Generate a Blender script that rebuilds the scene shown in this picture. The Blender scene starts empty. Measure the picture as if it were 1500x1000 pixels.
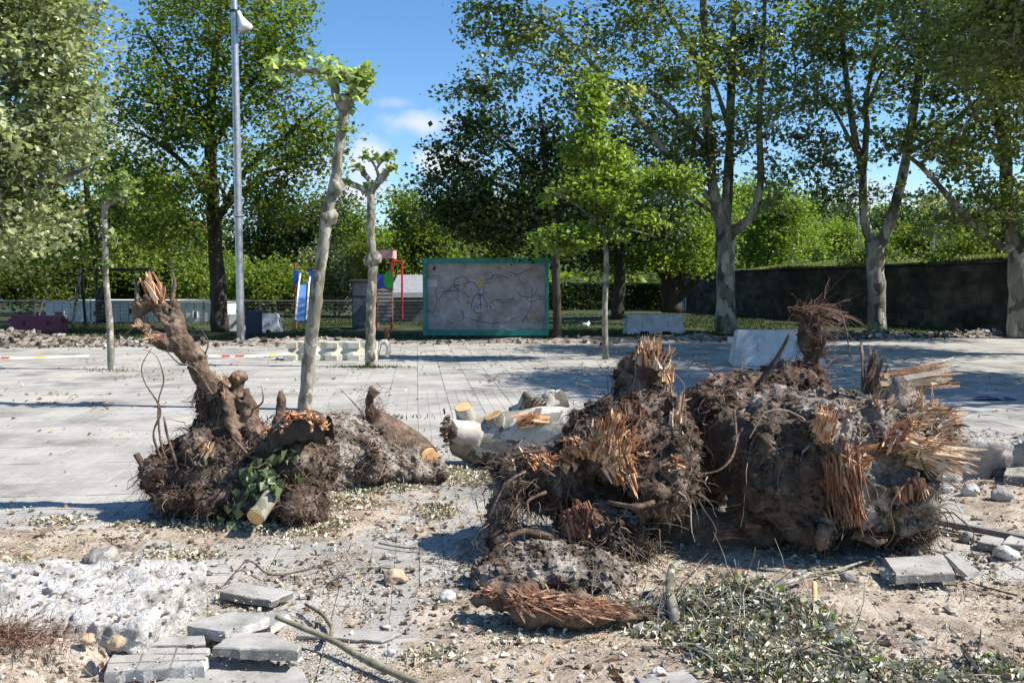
import bpy, math, random
import numpy as np
from mathutils import Vector
# ------------------------------------------------------------------ camera, sky, sun, exposure
scene = bpy.context.scene
col = scene.collection
FPX, PITCH, CAMZ = 1250.0, math.radians(3.66), 1.5
cam = bpy.data.cameras.new('camera'); cam.lens = 30.0; cam.sensor_width = 36.0
cam.clip_start = 0.05; cam.clip_end = 3000
camo = bpy.data.objects.new('camera', cam); col.objects.link(camo)
camo.location = (0, 0, CAMZ); camo.rotation_euler = (math.radians(90) - PITCH, 0, 0)
scene.camera = camo
SUN_EL, SUN_AZ = math.radians(47), math.radians(97)      # azimuth clockwise from +Y (the view direction)
world = bpy.data.worlds.new('World'); scene.world = world; world.use_nodes = True
SKY_STRENGTH, SUN_STRENGTH, EXPOSURE = 0.062, 5.0, 0.80

def build_world():
    nt = world.node_tree; nt.nodes.clear()
    out = nt.nodes.new('ShaderNodeOutputWorld'); bg = nt.nodes.new('ShaderNodeBackground')
    sky = nt.nodes.new('ShaderNodeTexSky'); sky.sky_type = 'NISHITA'; sky.sun_disc = False
    sky.sun_elevation = SUN_EL; sky.sun_rotation = SUN_AZ
    sky.air_density = 1.0; sky.dust_density = 0.3; sky.ozone_density = 2.5; sky.altitude = 600
    tc = nt.nodes.new('ShaderNodeTexCoord')
    # small soft cumulus scraps, each at its own place in the sky, ragged with noise
    nz = nt.nodes.new('ShaderNodeTexNoise'); nz.inputs['Scale'].default_value = 11
    nz.inputs['Detail'].default_value = 8; nz.inputs['Roughness'].default_value = 0.6
    nt.links.new(tc.outputs['Generated'], nz.inputs['Vector'])
    total = None
    for (px, py, w, h, k) in ((615, 180, .050, .018, .8), (578, 150, .030, .010, .35), (545, 238, .026, .030, .9), (525, 285, .050, .024, 1.0), (662, 245, .034, .018, 1.0), (640, 232, .030, .012, .7), (430, 250, .06, .03, .8),
                              (700, 300, .07, .02, .6), (1240, 300, .08, .03, .7), (150, 200, .10, .03, .6), (2400, -200, .3, .12, .8), (-1200, 100, .3, .1, .8), (1700, 150, .2, .05, .7)):
        x = (px - 750) / FPX; y = -(py - 500) / FPX
        d = Vector((x, math.cos(PITCH) + y * math.sin(PITCH), -math.sin(PITCH) + y * math.cos(PITCH))).normalized()
        sb = nt.nodes.new('ShaderNodeVectorMath'); sb.operation = 'SUBTRACT'; sb.inputs[1].default_value = d
        nt.links.new(tc.outputs['Generated'], sb.inputs[0])
        ml = nt.nodes.new('ShaderNodeVectorMath'); ml.operation = 'MULTIPLY'; ml.inputs[1].default_value = (1 / w, 1 / w, 1 / h)
        nt.links.new(sb.outputs[0], ml.inputs[0])
        ln = nt.nodes.new('ShaderNodeVectorMath'); ln.operation = 'LENGTH'; nt.links.new(ml.outputs[0], ln.inputs[0])
        m1 = nt.nodes.new('ShaderNodeMath'); m1.operation = 'MULTIPLY_ADD'; m1.inputs[1].default_value = -0.30; m1.inputs[2].default_value = 0.18
        nt.links.new(ln.outputs['Value'], m1.inputs[0])
        m2 = nt.nodes.new('ShaderNodeMath'); m2.operation = 'ADD'; nt.links.new(m1.outputs[0], m2.inputs[0]); nt.links.new(nz.outputs['Fac'], m2.inputs[1])
        rr = nt.nodes.new('ShaderNodeMapRange'); rr.interpolation_type = 'SMOOTHSTEP'; rr.inputs['From Min'].default_value = 0.36; rr.inputs['From Max'].default_value = 0.66; rr.inputs['To Max'].default_value = k
        nt.links.new(m2.outputs[0], rr.inputs['Value'])
        if total is None: total = rr.outputs[0]
        else:
            mm = nt.nodes.new('ShaderNodeMath'); mm.operation = 'MAXIMUM'; nt.links.new(total, mm.inputs[0]); nt.links.new(rr.outputs[0], mm.inputs[1]); total = mm.outputs[0]
    hsv = nt.nodes.new('ShaderNodeHueSaturation'); hsv.inputs['Saturation'].default_value = 1.22
    hsv.inputs['Value'].default_value = 1.8
    nt.links.new(sky.outputs[0], hsv.inputs['Color'])
    mix = nt.nodes.new('ShaderNodeMixRGB'); mix.inputs['Color2'].default_value = (8.5, 8.9, 9.6, 1)
    nt.links.new(total, mix.inputs['Fac']); nt.links.new(hsv.outputs[0], mix.inputs['Color1'])
    nt.links.new(mix.outputs[0], bg.inputs['Color']); bg.inputs['Strength'].default_value = SKY_STRENGTH
    nt.links.new(bg.outputs[0], out.inputs[0])
build_world()
sl = bpy.data.lights.new('sun', 'SUN'); sl.energy = SUN_STRENGTH; sl.angle = math.radians(0.55); sl.color = (1.0, 0.945, 0.86)
so = bpy.data.objects.new('sun', sl); col.objects.link(so); so.location = (20, -10, 30)
SUNDIR = Vector((math.sin(SUN_AZ) * math.cos(SUN_EL), math.cos(SUN_AZ) * math.cos(SUN_EL), math.sin(SUN_EL)))
so.rotation_euler = SUNDIR.to_track_quat('Z', 'Y').to_euler()
scene.view_settings.view_transform = 'Standard'; scene.view_settings.look = 'None'
scene.view_settings.exposure = EXPOSURE; scene.view_settings.gamma = 1.0
scene.view_settings.use_curve_mapping = False
scene.render.engine = 'CYCLES'
scene.cycles.max_bounces = 6; scene.cycles.diffuse_bounces = 2; scene.cycles.transmission_bounces = 4
scene.cycles.transparent_max_bounces = 8; scene.cycles.use_denoising = True; scene.cycles.caustics_reflective = False

# ------------------------------------------------------------------ geometry helpers
rs = np.random.RandomState(7)
random.seed(7)
CP, SP = math.cos(PITCH), math.sin(PITCH)

def P(px, py, Y):
    x = (px - 750) / FPX; y = -(py - 500) / FPX
    dy = CP + y * SP; dz = -SP + y * CP
    return np.array([x / dy * Y, Y, CAMZ + dz / dy * Y])

def G(px, py, z=0.0):
    x = (px - 750) / FPX; y = -(py - 500) / FPX
    dy = CP + y * SP; dz = -SP + y * CP
    t = (z - CAMZ) / dz
    return np.array([x * t, dy * t, z])

def V3(*a): return np.array(a, float)

def hash3(i, j, k, s=0):
    n = (i * 374761393 + j * 668265263 + k * 1274126177 + s * 974634777) & 0xFFFFFFFF
    n = ((n ^ (n >> 13)) * 1274126177) & 0xFFFFFFFF
    n = n ^ (n >> 16)
    return (n & 0xFFFFFF) / float(0xFFFFFF)

def vnoise(p, s=0):
    p = np.asarray(p, float); f = np.floor(p); q = p - f; i = f.astype(np.int64)
    q = q * q * (3 - 2 * q); r = 0
    for a in (0, 1):
        wx = q[..., 0] if a else 1 - q[..., 0]
        for b in (0, 1):
            wy = q[..., 1] if b else 1 - q[..., 1]
            for c in (0, 1):
                wz = q[..., 2] if c else 1 - q[..., 2]
                r = r + wx * wy * wz * hash3(i[..., 0] + a, i[..., 1] + b, i[..., 2] + c, s)
    return r * 2 - 1

def fbm(p, octv=4, s=0, gain=0.5):
    r = 0; a = 1.0
    for o in range(octv):
        r = r + a * vnoise(np.asarray(p) * (2.03 ** o) + o * 17.3, s + o); a *= gain
    return r

class MB:
    """collects vertex and face arrays; build() links them as one mesh object"""
    def __init__(s): s.V = []; s.F = []; s.n = 0; s.A = []
    def add(s, v, f, a=None):
        v = np.asarray(v, float).reshape(-1, 3)
        fs = f if isinstance(f, list) and len(f) and isinstance(f[0], np.ndarray) and f[0].ndim == 2 else None
        if fs is None:
            if isinstance(f, np.ndarray): fs = [f]
            else:
                g = {}
                for q in f: g.setdefault(len(q), []).append(q)
                fs = [np.array(x) for x in g.values()]
        for q in fs:
            s.F.append(q + s.n)
            if a is None: s.A.append(np.full(len(q), rs.rand()))
            elif np.isscalar(a): s.A.append(np.full(len(q), float(a)))
            else: s.A.append(np.asarray(a, float))
        s.V.append(v); s.n += len(v)
        return s
    def mesh(s, name, mat, smooth=False):
        V = np.concatenate(s.V)
        me = bpy.data.meshes.new(name)
        me.vertices.add(len(V)); me.vertices.foreach_set('co', V.astype(np.float32).ravel())
        tot = np.concatenate([np.full(len(q), q.shape[1]) for q in s.F])
        idx = np.concatenate([q.ravel() for q in s.F])
        me.loops.add(len(idx)); me.loops.foreach_set('vertex_index', idx.astype(np.int32))
        me.polygons.add(len(tot))
        st = np.zeros(len(tot), np.int32); st[1:] = np.cumsum(tot)[:-1]
        me.polygons.foreach_set('loop_start', st)
        me.polygons.foreach_set('use_smooth', np.full(len(tot), bool(smooth)))
        me.update(calc_edges=True)
        at = me.attributes.new('v', 'FLOAT', 'FACE'); at.data.foreach_set('value', np.concatenate(s.A).astype(np.float32))
        if mat is not None: me.materials.append(mat)
        return me
    def build(s, name, mat, parent=None, smooth=False, kind=None):
        o = bpy.data.objects.new(name, s.mesh(name, mat, smooth)); col.objects.link(o)
        if parent is not None: put(o, parent)
        if kind: o['kind'] = kind
        return o

def put(o, parent):
    """parent without moving: parents are only translated and turned about Z"""
    o.parent = parent
    o.matrix_parent_inverse = mat_of(parent).inverted()

def mat_of(o):
    from mathutils import Matrix, Euler
    m = Matrix.Translation(o.location) @ o.rotation_euler.to_matrix().to_4x4()
    if o.parent: m = mat_of(o.parent) @ o.matrix_parent_inverse @ m
    return m

def tag(o, label=None, cat=None, group=None, kind=None):
    if label: o['label'] = label
    if cat: o['category'] = cat
    if group: o['group'] = group
    if kind: o['kind'] = kind
    return o

def empty(name, loc, label, cat, group=None, rz=0):
    o = bpy.data.objects.new(name, None); col.objects.link(o)
    o.location = [float(c) for c in loc]; o.rotation_euler = (0, 0, rz); o.empty_display_size = 0.2
    return tag(o, label, cat, group)

BOXF = np.array([[0, 3, 2, 1], [4, 5, 6, 7], [0, 1, 5, 4], [1, 2, 6, 5], [2, 3, 7, 6], [3, 0, 4, 7]])
def box(mb, c, s, rz=0.0, tilt=None, a=None, taper=1.0):
    """axis box centre c, full size s, turned about Z; tilt = (rx, ry)"""
    hx, hy, hz = s[0] / 2, s[1] / 2, s[2] / 2
    v = np.array([[-hx, -hy, -hz], [hx, -hy, -hz], [hx, hy, -hz], [-hx, hy, -hz],
                  [-hx * taper, -hy * taper, hz], [hx * taper, -hy * taper, hz], [hx * taper, hy * taper, hz], [-hx * taper, hy * taper, hz]])
    if tilt:
        v = v @ rot3(tilt[0], tilt[1], 0).T
    v = v @ rot3(0, 0, rz).T + np.asarray(c)
    mb.add(v, BOXF, a); return mb

def rot3(ax, ay, az):
    cx, sx, cy, sy, cz, sz = math.cos(ax), math.sin(ax), math.cos(ay), math.sin(ay), math.cos(az), math.sin(az)
    Rx = np.array([[1, 0, 0], [0, cx, -sx], [0, sx, cx]]); Ry = np.array([[cy, 0, sy], [0, 1, 0], [-sy, 0, cy]])
    Rz = np.array([[cz, -sz, 0], [sz, cz, 0], [0, 0, 1]])
    return Rz @ Ry @ Rx

def prism(mb, outline, y0, y1, rz=0.0, loc=(0, 0, 0), a=None):
    """closed outline in XZ extruded along Y"""
    n = len(outline); o = np.asarray(outline, float)
    v = np.zeros((2 * n, 3)); v[:n, 0] = o[:, 0]; v[:n, 2] = o[:, 1]; v[:n, 1] = y0
    v[n:, 0] = o[:, 0]; v[n:, 2] = o[:, 1]; v[n:, 1] = y1
    v = v @ rot3(0, 0, rz).T + np.asarray(loc)
    f = [list(range(n)), list(range(2 * n - 1, n - 1, -1))] + [[(i + 1) % n, i, n + i, n + (i + 1) % n] for i in range(n)]
    mb.add(v, f, a); return mb

def smooth_path(pts, rad, step):
    pts = np.asarray(pts, float); rad = np.asarray(rad, float)
    if len(pts) < 3:
        n = max(2, int(np.linalg.norm(pts[-1] - pts[0]) / step) + 1)
        t = np.linspace(0, 1, n)[:, None]
        return pts[0] * (1 - t) + pts[-1] * t, rad[0] * (1 - t[:, 0]) + rad[-1] * t[:, 0]
    out, ro = [], []
    E = np.vstack([2 * pts[0] - pts[1], pts, 2 * pts[-1] - pts[-2]])
    for i in range(len(pts) - 1):
        p0, p1, p2, p3 = E[i:i + 4]; L = np.linalg.norm(p2 - p1); n = max(1, int(L / step))
        for k in range(n):
            t = k / n
            out.append(0.5 * ((2 * p1) + (-p0 + p2) * t + (2 * p0 - 5 * p1 + 4 * p2 - p3) * t * t + (-p0 + 3 * p1 - 3 * p2 + p3) * t ** 3))
            ro.append(rad[i] * (1 - t) + rad[i + 1] * t)
    out.append(pts[-1]); ro.append(rad[-1])
    return np.array(out), np.array(ro)

def tube(mb, pts, rad, sides=8, step=None, rough=0.0, rfreq=3.0, cap=True, a=None, seed=0):
    pts = np.asarray(pts, float); rad = np.broadcast_to(np.asarray(rad, float), (len(pts),)).copy()
    if step: pts, rad = smooth_path(pts, rad, step)
    n = len(pts)
    T = np.gradient(pts, axis=0); T /= np.linalg.norm(T, axis=1)[:, None] + 1e-9
    up = np.array([0, 0, 1.0]) if abs(T[0][2]) < 0.9 else np.array([1.0, 0, 0])
    ring = []; N = np.cross(T[0], up); N /= np.linalg.norm(N)
    ang = np.linspace(0, 2 * math.pi, sides, endpoint=False)
    for i in range(n):
        N = N - T[i] * np.dot(N, T[i]); N /= np.linalg.norm(N) + 1e-9; B = np.cross(T[i], N)
        ring.append(pts[i] + rad[i] * (np.cos(ang)[:, None] * N + np.sin(ang)[:, None] * B))
    v = np.array(ring).reshape(-1, 3)
    if rough:
        c = np.repeat(pts, sides, axis=0); d = v - c
        v = c + d * (1 + rough * fbm(v * rfreq, 3, seed))[:, None]
    i = np.arange(n - 1)[:, None] * sides; j = np.arange(sides)[None, :]; j2 = (j + 1) % sides
    f = np.stack([i + j, i + j2, i + sides + j2, i + sides + j], -1).reshape(-1, 4)
    fs = [f]
    if cap:
        fs += [np.array([list(range(sides))[::-1]]), np.array([[(n - 1) * sides + k for k in range(sides)]])]
    mb.add(v, fs, a); return mb

def many_tubes(mb, pts, r0, r1, sides=3, a=None):
    """pts (m, n, 3): m thin tubes of n points, radii r0 -> r1 (m,)"""
    m, n, _ = pts.shape
    T = np.gradient(pts, axis=1); T /= np.linalg.norm(T, axis=2, keepdims=True) + 1e-9
    ref = np.where(np.abs(T[..., 2:3]) < 0.9, np.array([0, 0, 1.0]), np.array([1.0, 0, 0]))
    N = np.cross(T, ref); N /= np.linalg.norm(N, axis=2, keepdims=True) + 1e-9; B = np.cross(T, N)
    t = np.linspace(0, 1, n)[None, :]
    R = (np.broadcast_to(r0, (m,))[:, None] * (1 - t) + np.broadcast_to(r1, (m,))[:, None] * t)
    ang = np.linspace(0, 2 * math.pi, sides, endpoint=False)
    v = pts[:, :, None, :] + R[:, :, None, None] * (np.cos(ang)[None, None, :, None] * N[:, :, None, :] + np.sin(ang)[None, None, :, None] * B[:, :, None, :])
    base = (np.arange(m) * n * sides)[:, None, None]; i = (np.arange(n - 1) * sides)[None, :, None]
    j = np.arange(sides)[None, None, :]; j2 = (j + 1) % sides
    f = np.stack([base + i + j, base + i + j2, base + i + sides + j2, base + i + sides + j], -1).reshape(-1, 4)
    aa = np.repeat(rs.rand(m) if a is None else np.broadcast_to(a, (m,)), (n - 1) * sides)
    mb.add(v.reshape(-1, 3), f, aa); return mb

def unit(v): return v / (np.linalg.norm(v, axis=-1, keepdims=True) + 1e-9)

def leaves(mb, c, size, flat=0.5, droop=0.0, a=None, aspect=0.75, up=None, curl=0.25):
    """rhombic folded leaves at centres c (m,3)"""
    m = len(c); size = np.broadcast_to(size, (m,))
    nrm = rs.normal(size=(m, 3)); nrm[:, 2] = np.abs(nrm[:, 2]) * (1 + flat * 3) ; nrm = unit(nrm)
    d = rs.normal(size=(m, 3)); d[:, 2] -= droop * 2; d = unit(d - nrm * np.sum(d * nrm, 1)[:, None]); s = np.cross(nrm, d)
    L = size[:, None]
    base = c - d * L * 0.5; tip = c + d * L * 0.5 - nrm * L * curl * 0.5
    k = (rs.rand(m)[:, None] * 0.25 - 0.12)
    l = c + s * L * aspect * 0.5 + nrm * L * curl * 0.4 + d * L * k; r = c - s * L * aspect * 0.5 + nrm * L * curl * 0.4 + d * L * k
    v = np.stack([base, l, tip, r], 1).reshape(-1, 3)
    i = np.arange(m)[:, None] * 4
    f = np.concatenate([np.concatenate([i, i + 1, i + 2], 1), np.concatenate([i, i + 2, i + 3], 1)])
    aa = rs.rand(m) if a is None else np.broadcast_to(a, (m,))
    mb.add(v, f, np.concatenate([aa, aa])); return mb

def surface_nets(F, lo, h):
    """F sampled on a grid, inside < 0 -> verts, quads"""
    S = F < 0
    nx, ny, nz = F.shape
    acc = np.zeros((nx - 1, ny - 1, nz - 1, 3)); cnt = np.zeros((nx - 1, ny - 1, nz - 1))
    corners = [(a, b, c) for a in (0, 1) for b in (0, 1) for c in (0, 1)]
    def sub(A, o): return A[o[0]:nx - 1 + o[0], o[1]:ny - 1 + o[1], o[2]:nz - 1 + o[2]]
    for i, a in enumerate(corners):
        for b in corners[i + 1:]:
            if sum(abs(a[k] - b[k]) for k in range(3)) != 1: continue
            fa, fb = sub(F, a), sub(F, b); m = (fa < 0) != (fb < 0)
            t = np.where(m, fa / np.where(m, fa - fb, 1), 0)
            for k in range(3): acc[..., k] += np.where(m, a[k] + t * (b[k] - a[k]), 0)
            cnt += m
    idx = -np.ones(cnt.shape, int); mk = cnt > 0; idx[mk] = np.arange(mk.sum())
    g = np.argwhere(mk); v = (g + acc[mk] / cnt[mk][:, None]) * h + lo
    quads = []
    for ax in range(3):
        o1, o2 = [(1, 2), (2, 0), (0, 1)][ax]
        sl0 = [slice(1, n - 1) for n in F.shape]; sl0[ax] = slice(0, F.shape[ax] - 1); sl1 = list(sl0); sl1[ax] = slice(1, F.shape[ax])
        a, b = S[tuple(sl0)], S[tuple(sl1)]
        for flip, m in ((False, a & ~b), (True, ~a & b)):
            w = np.argwhere(m); 
            if len(w) == 0: continue
            add = np.ones(3, int); add[ax] = 0; w = w + add
            e1 = np.zeros(3, int); e1[o1] = 1; e2 = np.zeros(3, int); e2[o2] = 1
            q = np.stack([idx[tuple((w - e1 - e2).T)], idx[tuple((w - e2).T)], idx[tuple(w.T)], idx[tuple((w - e1).T)]], 1)
            quads.append(q[:, ::-1] if flip else q)
    return v, np.concatenate(quads)

def lump(shapes, h=0.02, amp=0.05, freq=6.0, k=0.06, seed=0, pits=0.0, floor=None, octv=4):
    """shapes: ('e', centre, radii) or ('c', a, b, ra, rb); smooth union displaced by noise, meshed"""
    lo = np.full(3, 1e9); hi = -lo
    for s in shapes:
        if s[0] == 'e': a, b = np.array(s[1]) - s[2], np.array(s[1]) + s[2]; pts = [a, b]
        elif s[0] == 'b': r = np.linalg.norm(s[2]); pts = [np.array(s[1]) - r, np.array(s[1]) + r]
        else: r = max(s[3], s[4]); pts = [np.minimum(s[1], s[2]) - r, np.maximum(s[1], s[2]) + r]
        lo = np.minimum(lo, pts[0]); hi = np.maximum(hi, pts[1])
    m = amp * 1.6 + 3 * h; lo -= m; hi += m
    n = ((hi - lo) / h).astype(int) + 2
    X = np.stack(np.meshgrid(*[lo[i] + np.arange(n[i]) * h for i in range(3)], indexing='ij'), -1)
    F = np.full(X.shape[:3], 1e3)
    for s in shapes:
        if s[0] == 'e':
            r = np.asarray(s[2], float); q = (X - s[1]) / r; l = np.linalg.norm(q, axis=-1); d = (l - 1) * r.min() * 0.5 + (l - 1) * np.linalg.norm(X - s[1], axis=-1) / (l + 1e-6) * 0.5
        elif s[0] == 'b':
            q = np.abs((X - s[1]) @ rot3(*s[3])) - (np.asarray(s[2]) - .02); d = np.linalg.norm(np.maximum(q, 0), axis=-1) + np.minimum(q.max(-1), 0) - .02
        else:
            a, b = np.asarray(s[1], float), np.asarray(s[2], float); ab = b - a
            t = np.clip(((X - a) @ ab) / (ab @ ab), 0, 1)
            d = np.linalg.norm(X - a - t[..., None] * ab, axis=-1) - (s[3] * (1 - t) + s[4] * t)
        hh = np.clip(0.5 + 0.5 * (F - d) / k, 0, 1)
        F = F * (1 - hh) + d * hh - k * hh * (1 - hh)
    near = F < amp * 2.5 + 2 * h; near &= F > -amp * 2.5 - 2 * h
    Q = X[near]; N = fbm(Q * freq, octv, seed, 0.55)
    D = amp * N
    if pits: D = D + pits * np.clip(fbm(Q * freq * 1.7 + 9, 2, seed + 31) - 0.25, 0, 1)
    F[near] = F[near] + D
    if floor is not None: F = np.maximum(F, (floor - X[..., 2]))
    v, q = surface_nets(F, lo, h)
    return v, q

def surf_pts(v, q, n, up=None, zmin=None):
    """n random points on a quad mesh with outward normals"""
    a, b, c, d = v[q[:, 0]], v[q[:, 1]], v[q[:, 2]], v[q[:, 3]]
    nn = np.cross(c - a, d - b); ar = np.linalg.norm(nn, axis=1); w = ar.copy()
    if zmin is not None: w *= (a[:, 2] > zmin)
    if up is not None: w *= np.clip((nn / (ar[:, None] + 1e-12)) @ np.asarray(up, float), 0.02, 1)
    i = rs.choice(len(q), n, p=w / w.sum()); u, t = rs.rand(n, 1), rs.rand(n, 1)
    p = (a[i] * (1 - u) + b[i] * u) * (1 - t) + (d[i] * (1 - u) + c[i] * u) * t
    return p, nn[i] / (ar[i][:, None] + 1e-12)

# ------------------------------------------------------------------ materials
def M(name, stops, scale=4.0, detail=6, rough=0.9, bump=0.3, bscale=None, attr=0.0, dist=0.02, rgh=0.6, stretch=None, transl=0.0, tcol=None, spec=0.3, vor=None, metal=0.0, geo=False):
    """object-space noise through a colour ramp, plus per-face 'v' variation (attr), bump, optional translucency"""
    m = bpy.data.materials.new(name); m.use_nodes = True; nt = m.node_tree; nt.nodes.clear(); N = nt.nodes.new; L = nt.links.new
    out = N('ShaderNodeOutputMaterial'); b = N('ShaderNodeBsdfPrincipled')
    b.inputs['Roughness'].default_value = rough; b.inputs['Specular IOR Level'].default_value = spec; b.inputs['Metallic'].default_value = metal
    tc = N('ShaderNodeTexCoord'); mp = N('ShaderNodeMapping'); L(N('ShaderNodeNewGeometry').outputs['Position'] if geo else tc.outputs['Object'], mp.inputs[0])
    if stretch: mp.inputs['Scale'].default_value = stretch
    nz = N('ShaderNodeTexNoise'); nz.inputs['Scale'].default_value = scale; nz.inputs['Detail'].default_value = detail; nz.inputs['Roughness'].default_value = rgh
    L(mp.outputs[0], nz.inputs['Vector'])
    fac = nz.outputs['Fac']
    if vor:
        vo = N('ShaderNodeTexVoronoi'); vo.inputs['Scale'].default_value = vor[0]
        add = N('ShaderNodeVectorMath'); add.operation = 'MULTIPLY_ADD'; add.inputs[1].default_value = (vor[2],) * 3
        L(nz.outputs['Color'], add.inputs[0]); L(mp.outputs[0], add.inputs[2]); L(add.outputs[0], vo.inputs['Vector'])
        sp = N('ShaderNodeSeparateColor'); L(vo.outputs['Color'], sp.inputs[0])
        mv = N('ShaderNodeMix'); mv.inputs[0].default_value = vor[1]; L(fac, mv.inputs[2]); L(sp.outputs[0], mv.inputs[3]); fac = mv.outputs[0]
    if attr:
        at = N('ShaderNodeAttribute'); at.attribute_name = 'v'
        sb = N('ShaderNodeMath'); sb.operation = 'SUBTRACT'; sb.inputs[1].default_value = 0.5; L(at.outputs['Fac'], sb.inputs[0])
        ma = N('ShaderNodeMath'); ma.operation = 'MULTIPLY_ADD'; ma.inputs[1].default_value = attr
        L(sb.outputs[0], ma.inputs[0]); L(fac, ma.inputs[2]); fac = ma.outputs[0]
    rp = N('ShaderNodeValToRGB'); el = rp.color_ramp.elements
    for i, (p, c) in enumerate(stops):
        e = el[i] if i < 2 else el.new(p)
        e.position = p; e.color = (c[0], c[1], c[2], 1)
    L(fac, rp.inputs[0]); L(rp.outputs[0], b.inputs['Base Color'])
    if bump:
        n2 = N('ShaderNodeTexNoise'); n2.inputs['Scale'].default_value = bscale or scale * 5; n2.inputs['Detail'].default_value = 6; n2.inputs['Roughness'].default_value = 0.65
        L(mp.outputs[0], n2.inputs['Vector'])
        bp = N('ShaderNodeBump'); bp.inputs['Strength'].default_value = bump; bp.inputs['Distance'].default_value = dist
        L(n2.outputs['Fac'], bp.inputs['Height']); L(bp.outputs[0], b.inputs['Normal'])
    if transl:
        t = N('ShaderNodeBsdfTranslucent'); mx = N('ShaderNodeMixShader'); mx.inputs[0].default_value = transl
        if tcol:
            mm = N('ShaderNodeMixRGB'); mm.blend_type = 'MULTIPLY'; mm.inputs['Fac'].default_value = 1; mm.inputs['Color2'].default_value = (*tcol, 1)
            L(rp.outputs[0], mm.inputs['Color1']); L(mm.outputs[0], t.inputs['Color'])
        else: L(rp.outputs[0], t.inputs['Color'])
        L(b.outputs[0], mx.inputs[1]); L(t.outputs[0], mx.inputs[2]); L(mx.outputs[0], out.inputs[0])
    else: L(b.outputs[0], out.inputs[0])
    return m

def leafmat(name, dark, mid, light, transl=0.4, rough=0.45, spec=0.4):
    return M(name, [(0.15, dark), (0.5, mid), (0.9, light)], scale=0.35, detail=2, bump=0, attr=0.75, rough=rough, transl=transl, tcol=(1.5, 1.7, 0.7), spec=spec)

LG = leafmat('leaf_green', (0.045, 0.07, 0.012), (0.12, 0.165, 0.025), (0.30, 0.34, 0.065), transl=0.5)
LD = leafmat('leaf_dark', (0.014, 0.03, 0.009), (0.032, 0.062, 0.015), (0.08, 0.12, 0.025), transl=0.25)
LB = leafmat('leaf_bright', (0.08, 0.12, 0.02), (0.18, 0.245, 0.04), (0.36, 0.42, 0.1), transl=0.45)
LP = leafmat('leaf_pale', (0.09, 0.11, 0.045), (0.27, 0.3, 0.15), (0.58, 0.6, 0.38), transl=0.3, rough=0.3, spec=0.7)
LM = leafmat('leaf_plane', (0.04, 0.058, 0.018), (0.15, 0.185, 0.055), (0.46, 0.48, 0.24), transl=0.45, rough=0.3, spec=0.7)
LY = leafmat('leaf_yellowgreen', (0.03, 0.05, 0.010), (0.08, 0.11, 0.022), (0.22, 0.26, 0.06), transl=0.45)
LW = M('leaf_wilted', [(0.1, (0.19, 0.18, 0.105)), (0.45, (0.42, 0.41, 0.28)), (0.8, (0.70, 0.67, 0.52))], scale=0.5, detail=3, bump=0, attr=1.0, rough=0.55, transl=0.1)
BARK_D = M('bark_dark', [(0.3, (0.03, 0.024, 0.018)), (0.7, (0.09, 0.075, 0.06))], scale=6, bump=0.8, bscale=22, stretch=(1, 1, 0.25), dist=0.03)
BARK_U = M('buried_bark', [(0.3, (0.035, 0.026, 0.02)), (0.47, (0.10, 0.075, 0.055)), (0.6, (0.19, 0.14, 0.10)), (0.78, (0.32, 0.26, 0.2))], scale=5, detail=12, rgh=.75, bump=1.0, bscale=30, dist=0.04)
BARK_P = M('bark_plane', [(0.28, (0.07, 0.065, 0.05)), (0.45, (0.17, 0.155, 0.12)), (0.6, (0.27, 0.25, 0.2)), (0.75, (0.42, 0.4, 0.32))], scale=2.2, bump=0.5, bscale=14, vor=(5, 0.5, 0.7), stretch=(1, 1, 0.5), dist=0.02)
BARK_Y = M('bark_young', [(0.3, (0.10, 0.095, 0.065)), (0.45, (0.19, 0.175, 0.135)), (0.6, (0.27, 0.25, 0.2)), (0.75, (0.42, 0.40, 0.33))], scale=5, bump=0.4, bscale=25, vor=(16, 0.45, 0.3), stretch=(1, 1, 0.45), dist=0.01)
BARK_W = M('bark_log', [(0.28, (0.10, 0.088, 0.066)), (0.42, (0.22, 0.20, 0.16)), (0.54, (0.37, 0.345, 0.29)), (0.7, (0.55, 0.52, 0.45))], scale=3, bump=0.5, bscale=18, vor=(7, 0.45, 0.5), dist=0.012)
SOIL = M('root_soil', [(0.34, (0.028, 0.018, 0.013)), (0.48, (0.10, 0.068, 0.05)), (0.6, (0.25, 0.19, 0.15)), (0.75, (0.45, 0.375, 0.32))], scale=6, detail=10, rgh=0.7, bump=1.0, bscale=38, dist=0.03, rough=0.97, spec=0.1)
SOIL_G = M('dry_soil', [(0.36, (0.05, 0.036, 0.027)), (0.46, (0.17, 0.135, 0.105)), (0.57, (0.37, 0.325, 0.28)), (0.74, (0.58, 0.53, 0.47))], scale=6, detail=10, rgh=0.7, bump=1.0, bscale=40, dist=0.03, rough=0.97, spec=0.1)
ROOTM = M('root_bark', [(0.32, (0.05, 0.034, 0.025)), (0.47, (0.155, 0.105, 0.075)), (0.6, (0.29, 0.205, 0.145)), (0.75, (0.45, 0.36, 0.28))], scale=9, detail=12, rgh=0.75, bump=1.0, bscale=42, dist=0.03, rough=0.9, spec=0.15)
ROOTF = M('fine_root', [(0.1, (0.04, 0.028, 0.02)), (0.5, (0.12, 0.085, 0.06)), (0.95, (0.34, 0.26, 0.2))], scale=2, bump=0, attr=0.9, rough=0.9, spec=0.15)
ROOTR = M('fine_root_red', [(0.1, (0.06, 0.03, 0.022)), (0.5, (0.18, 0.10, 0.07)), (0.95, (0.40, 0.27, 0.2))], scale=2, bump=0, attr=0.9, rough=0.9, spec=0.15)
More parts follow.
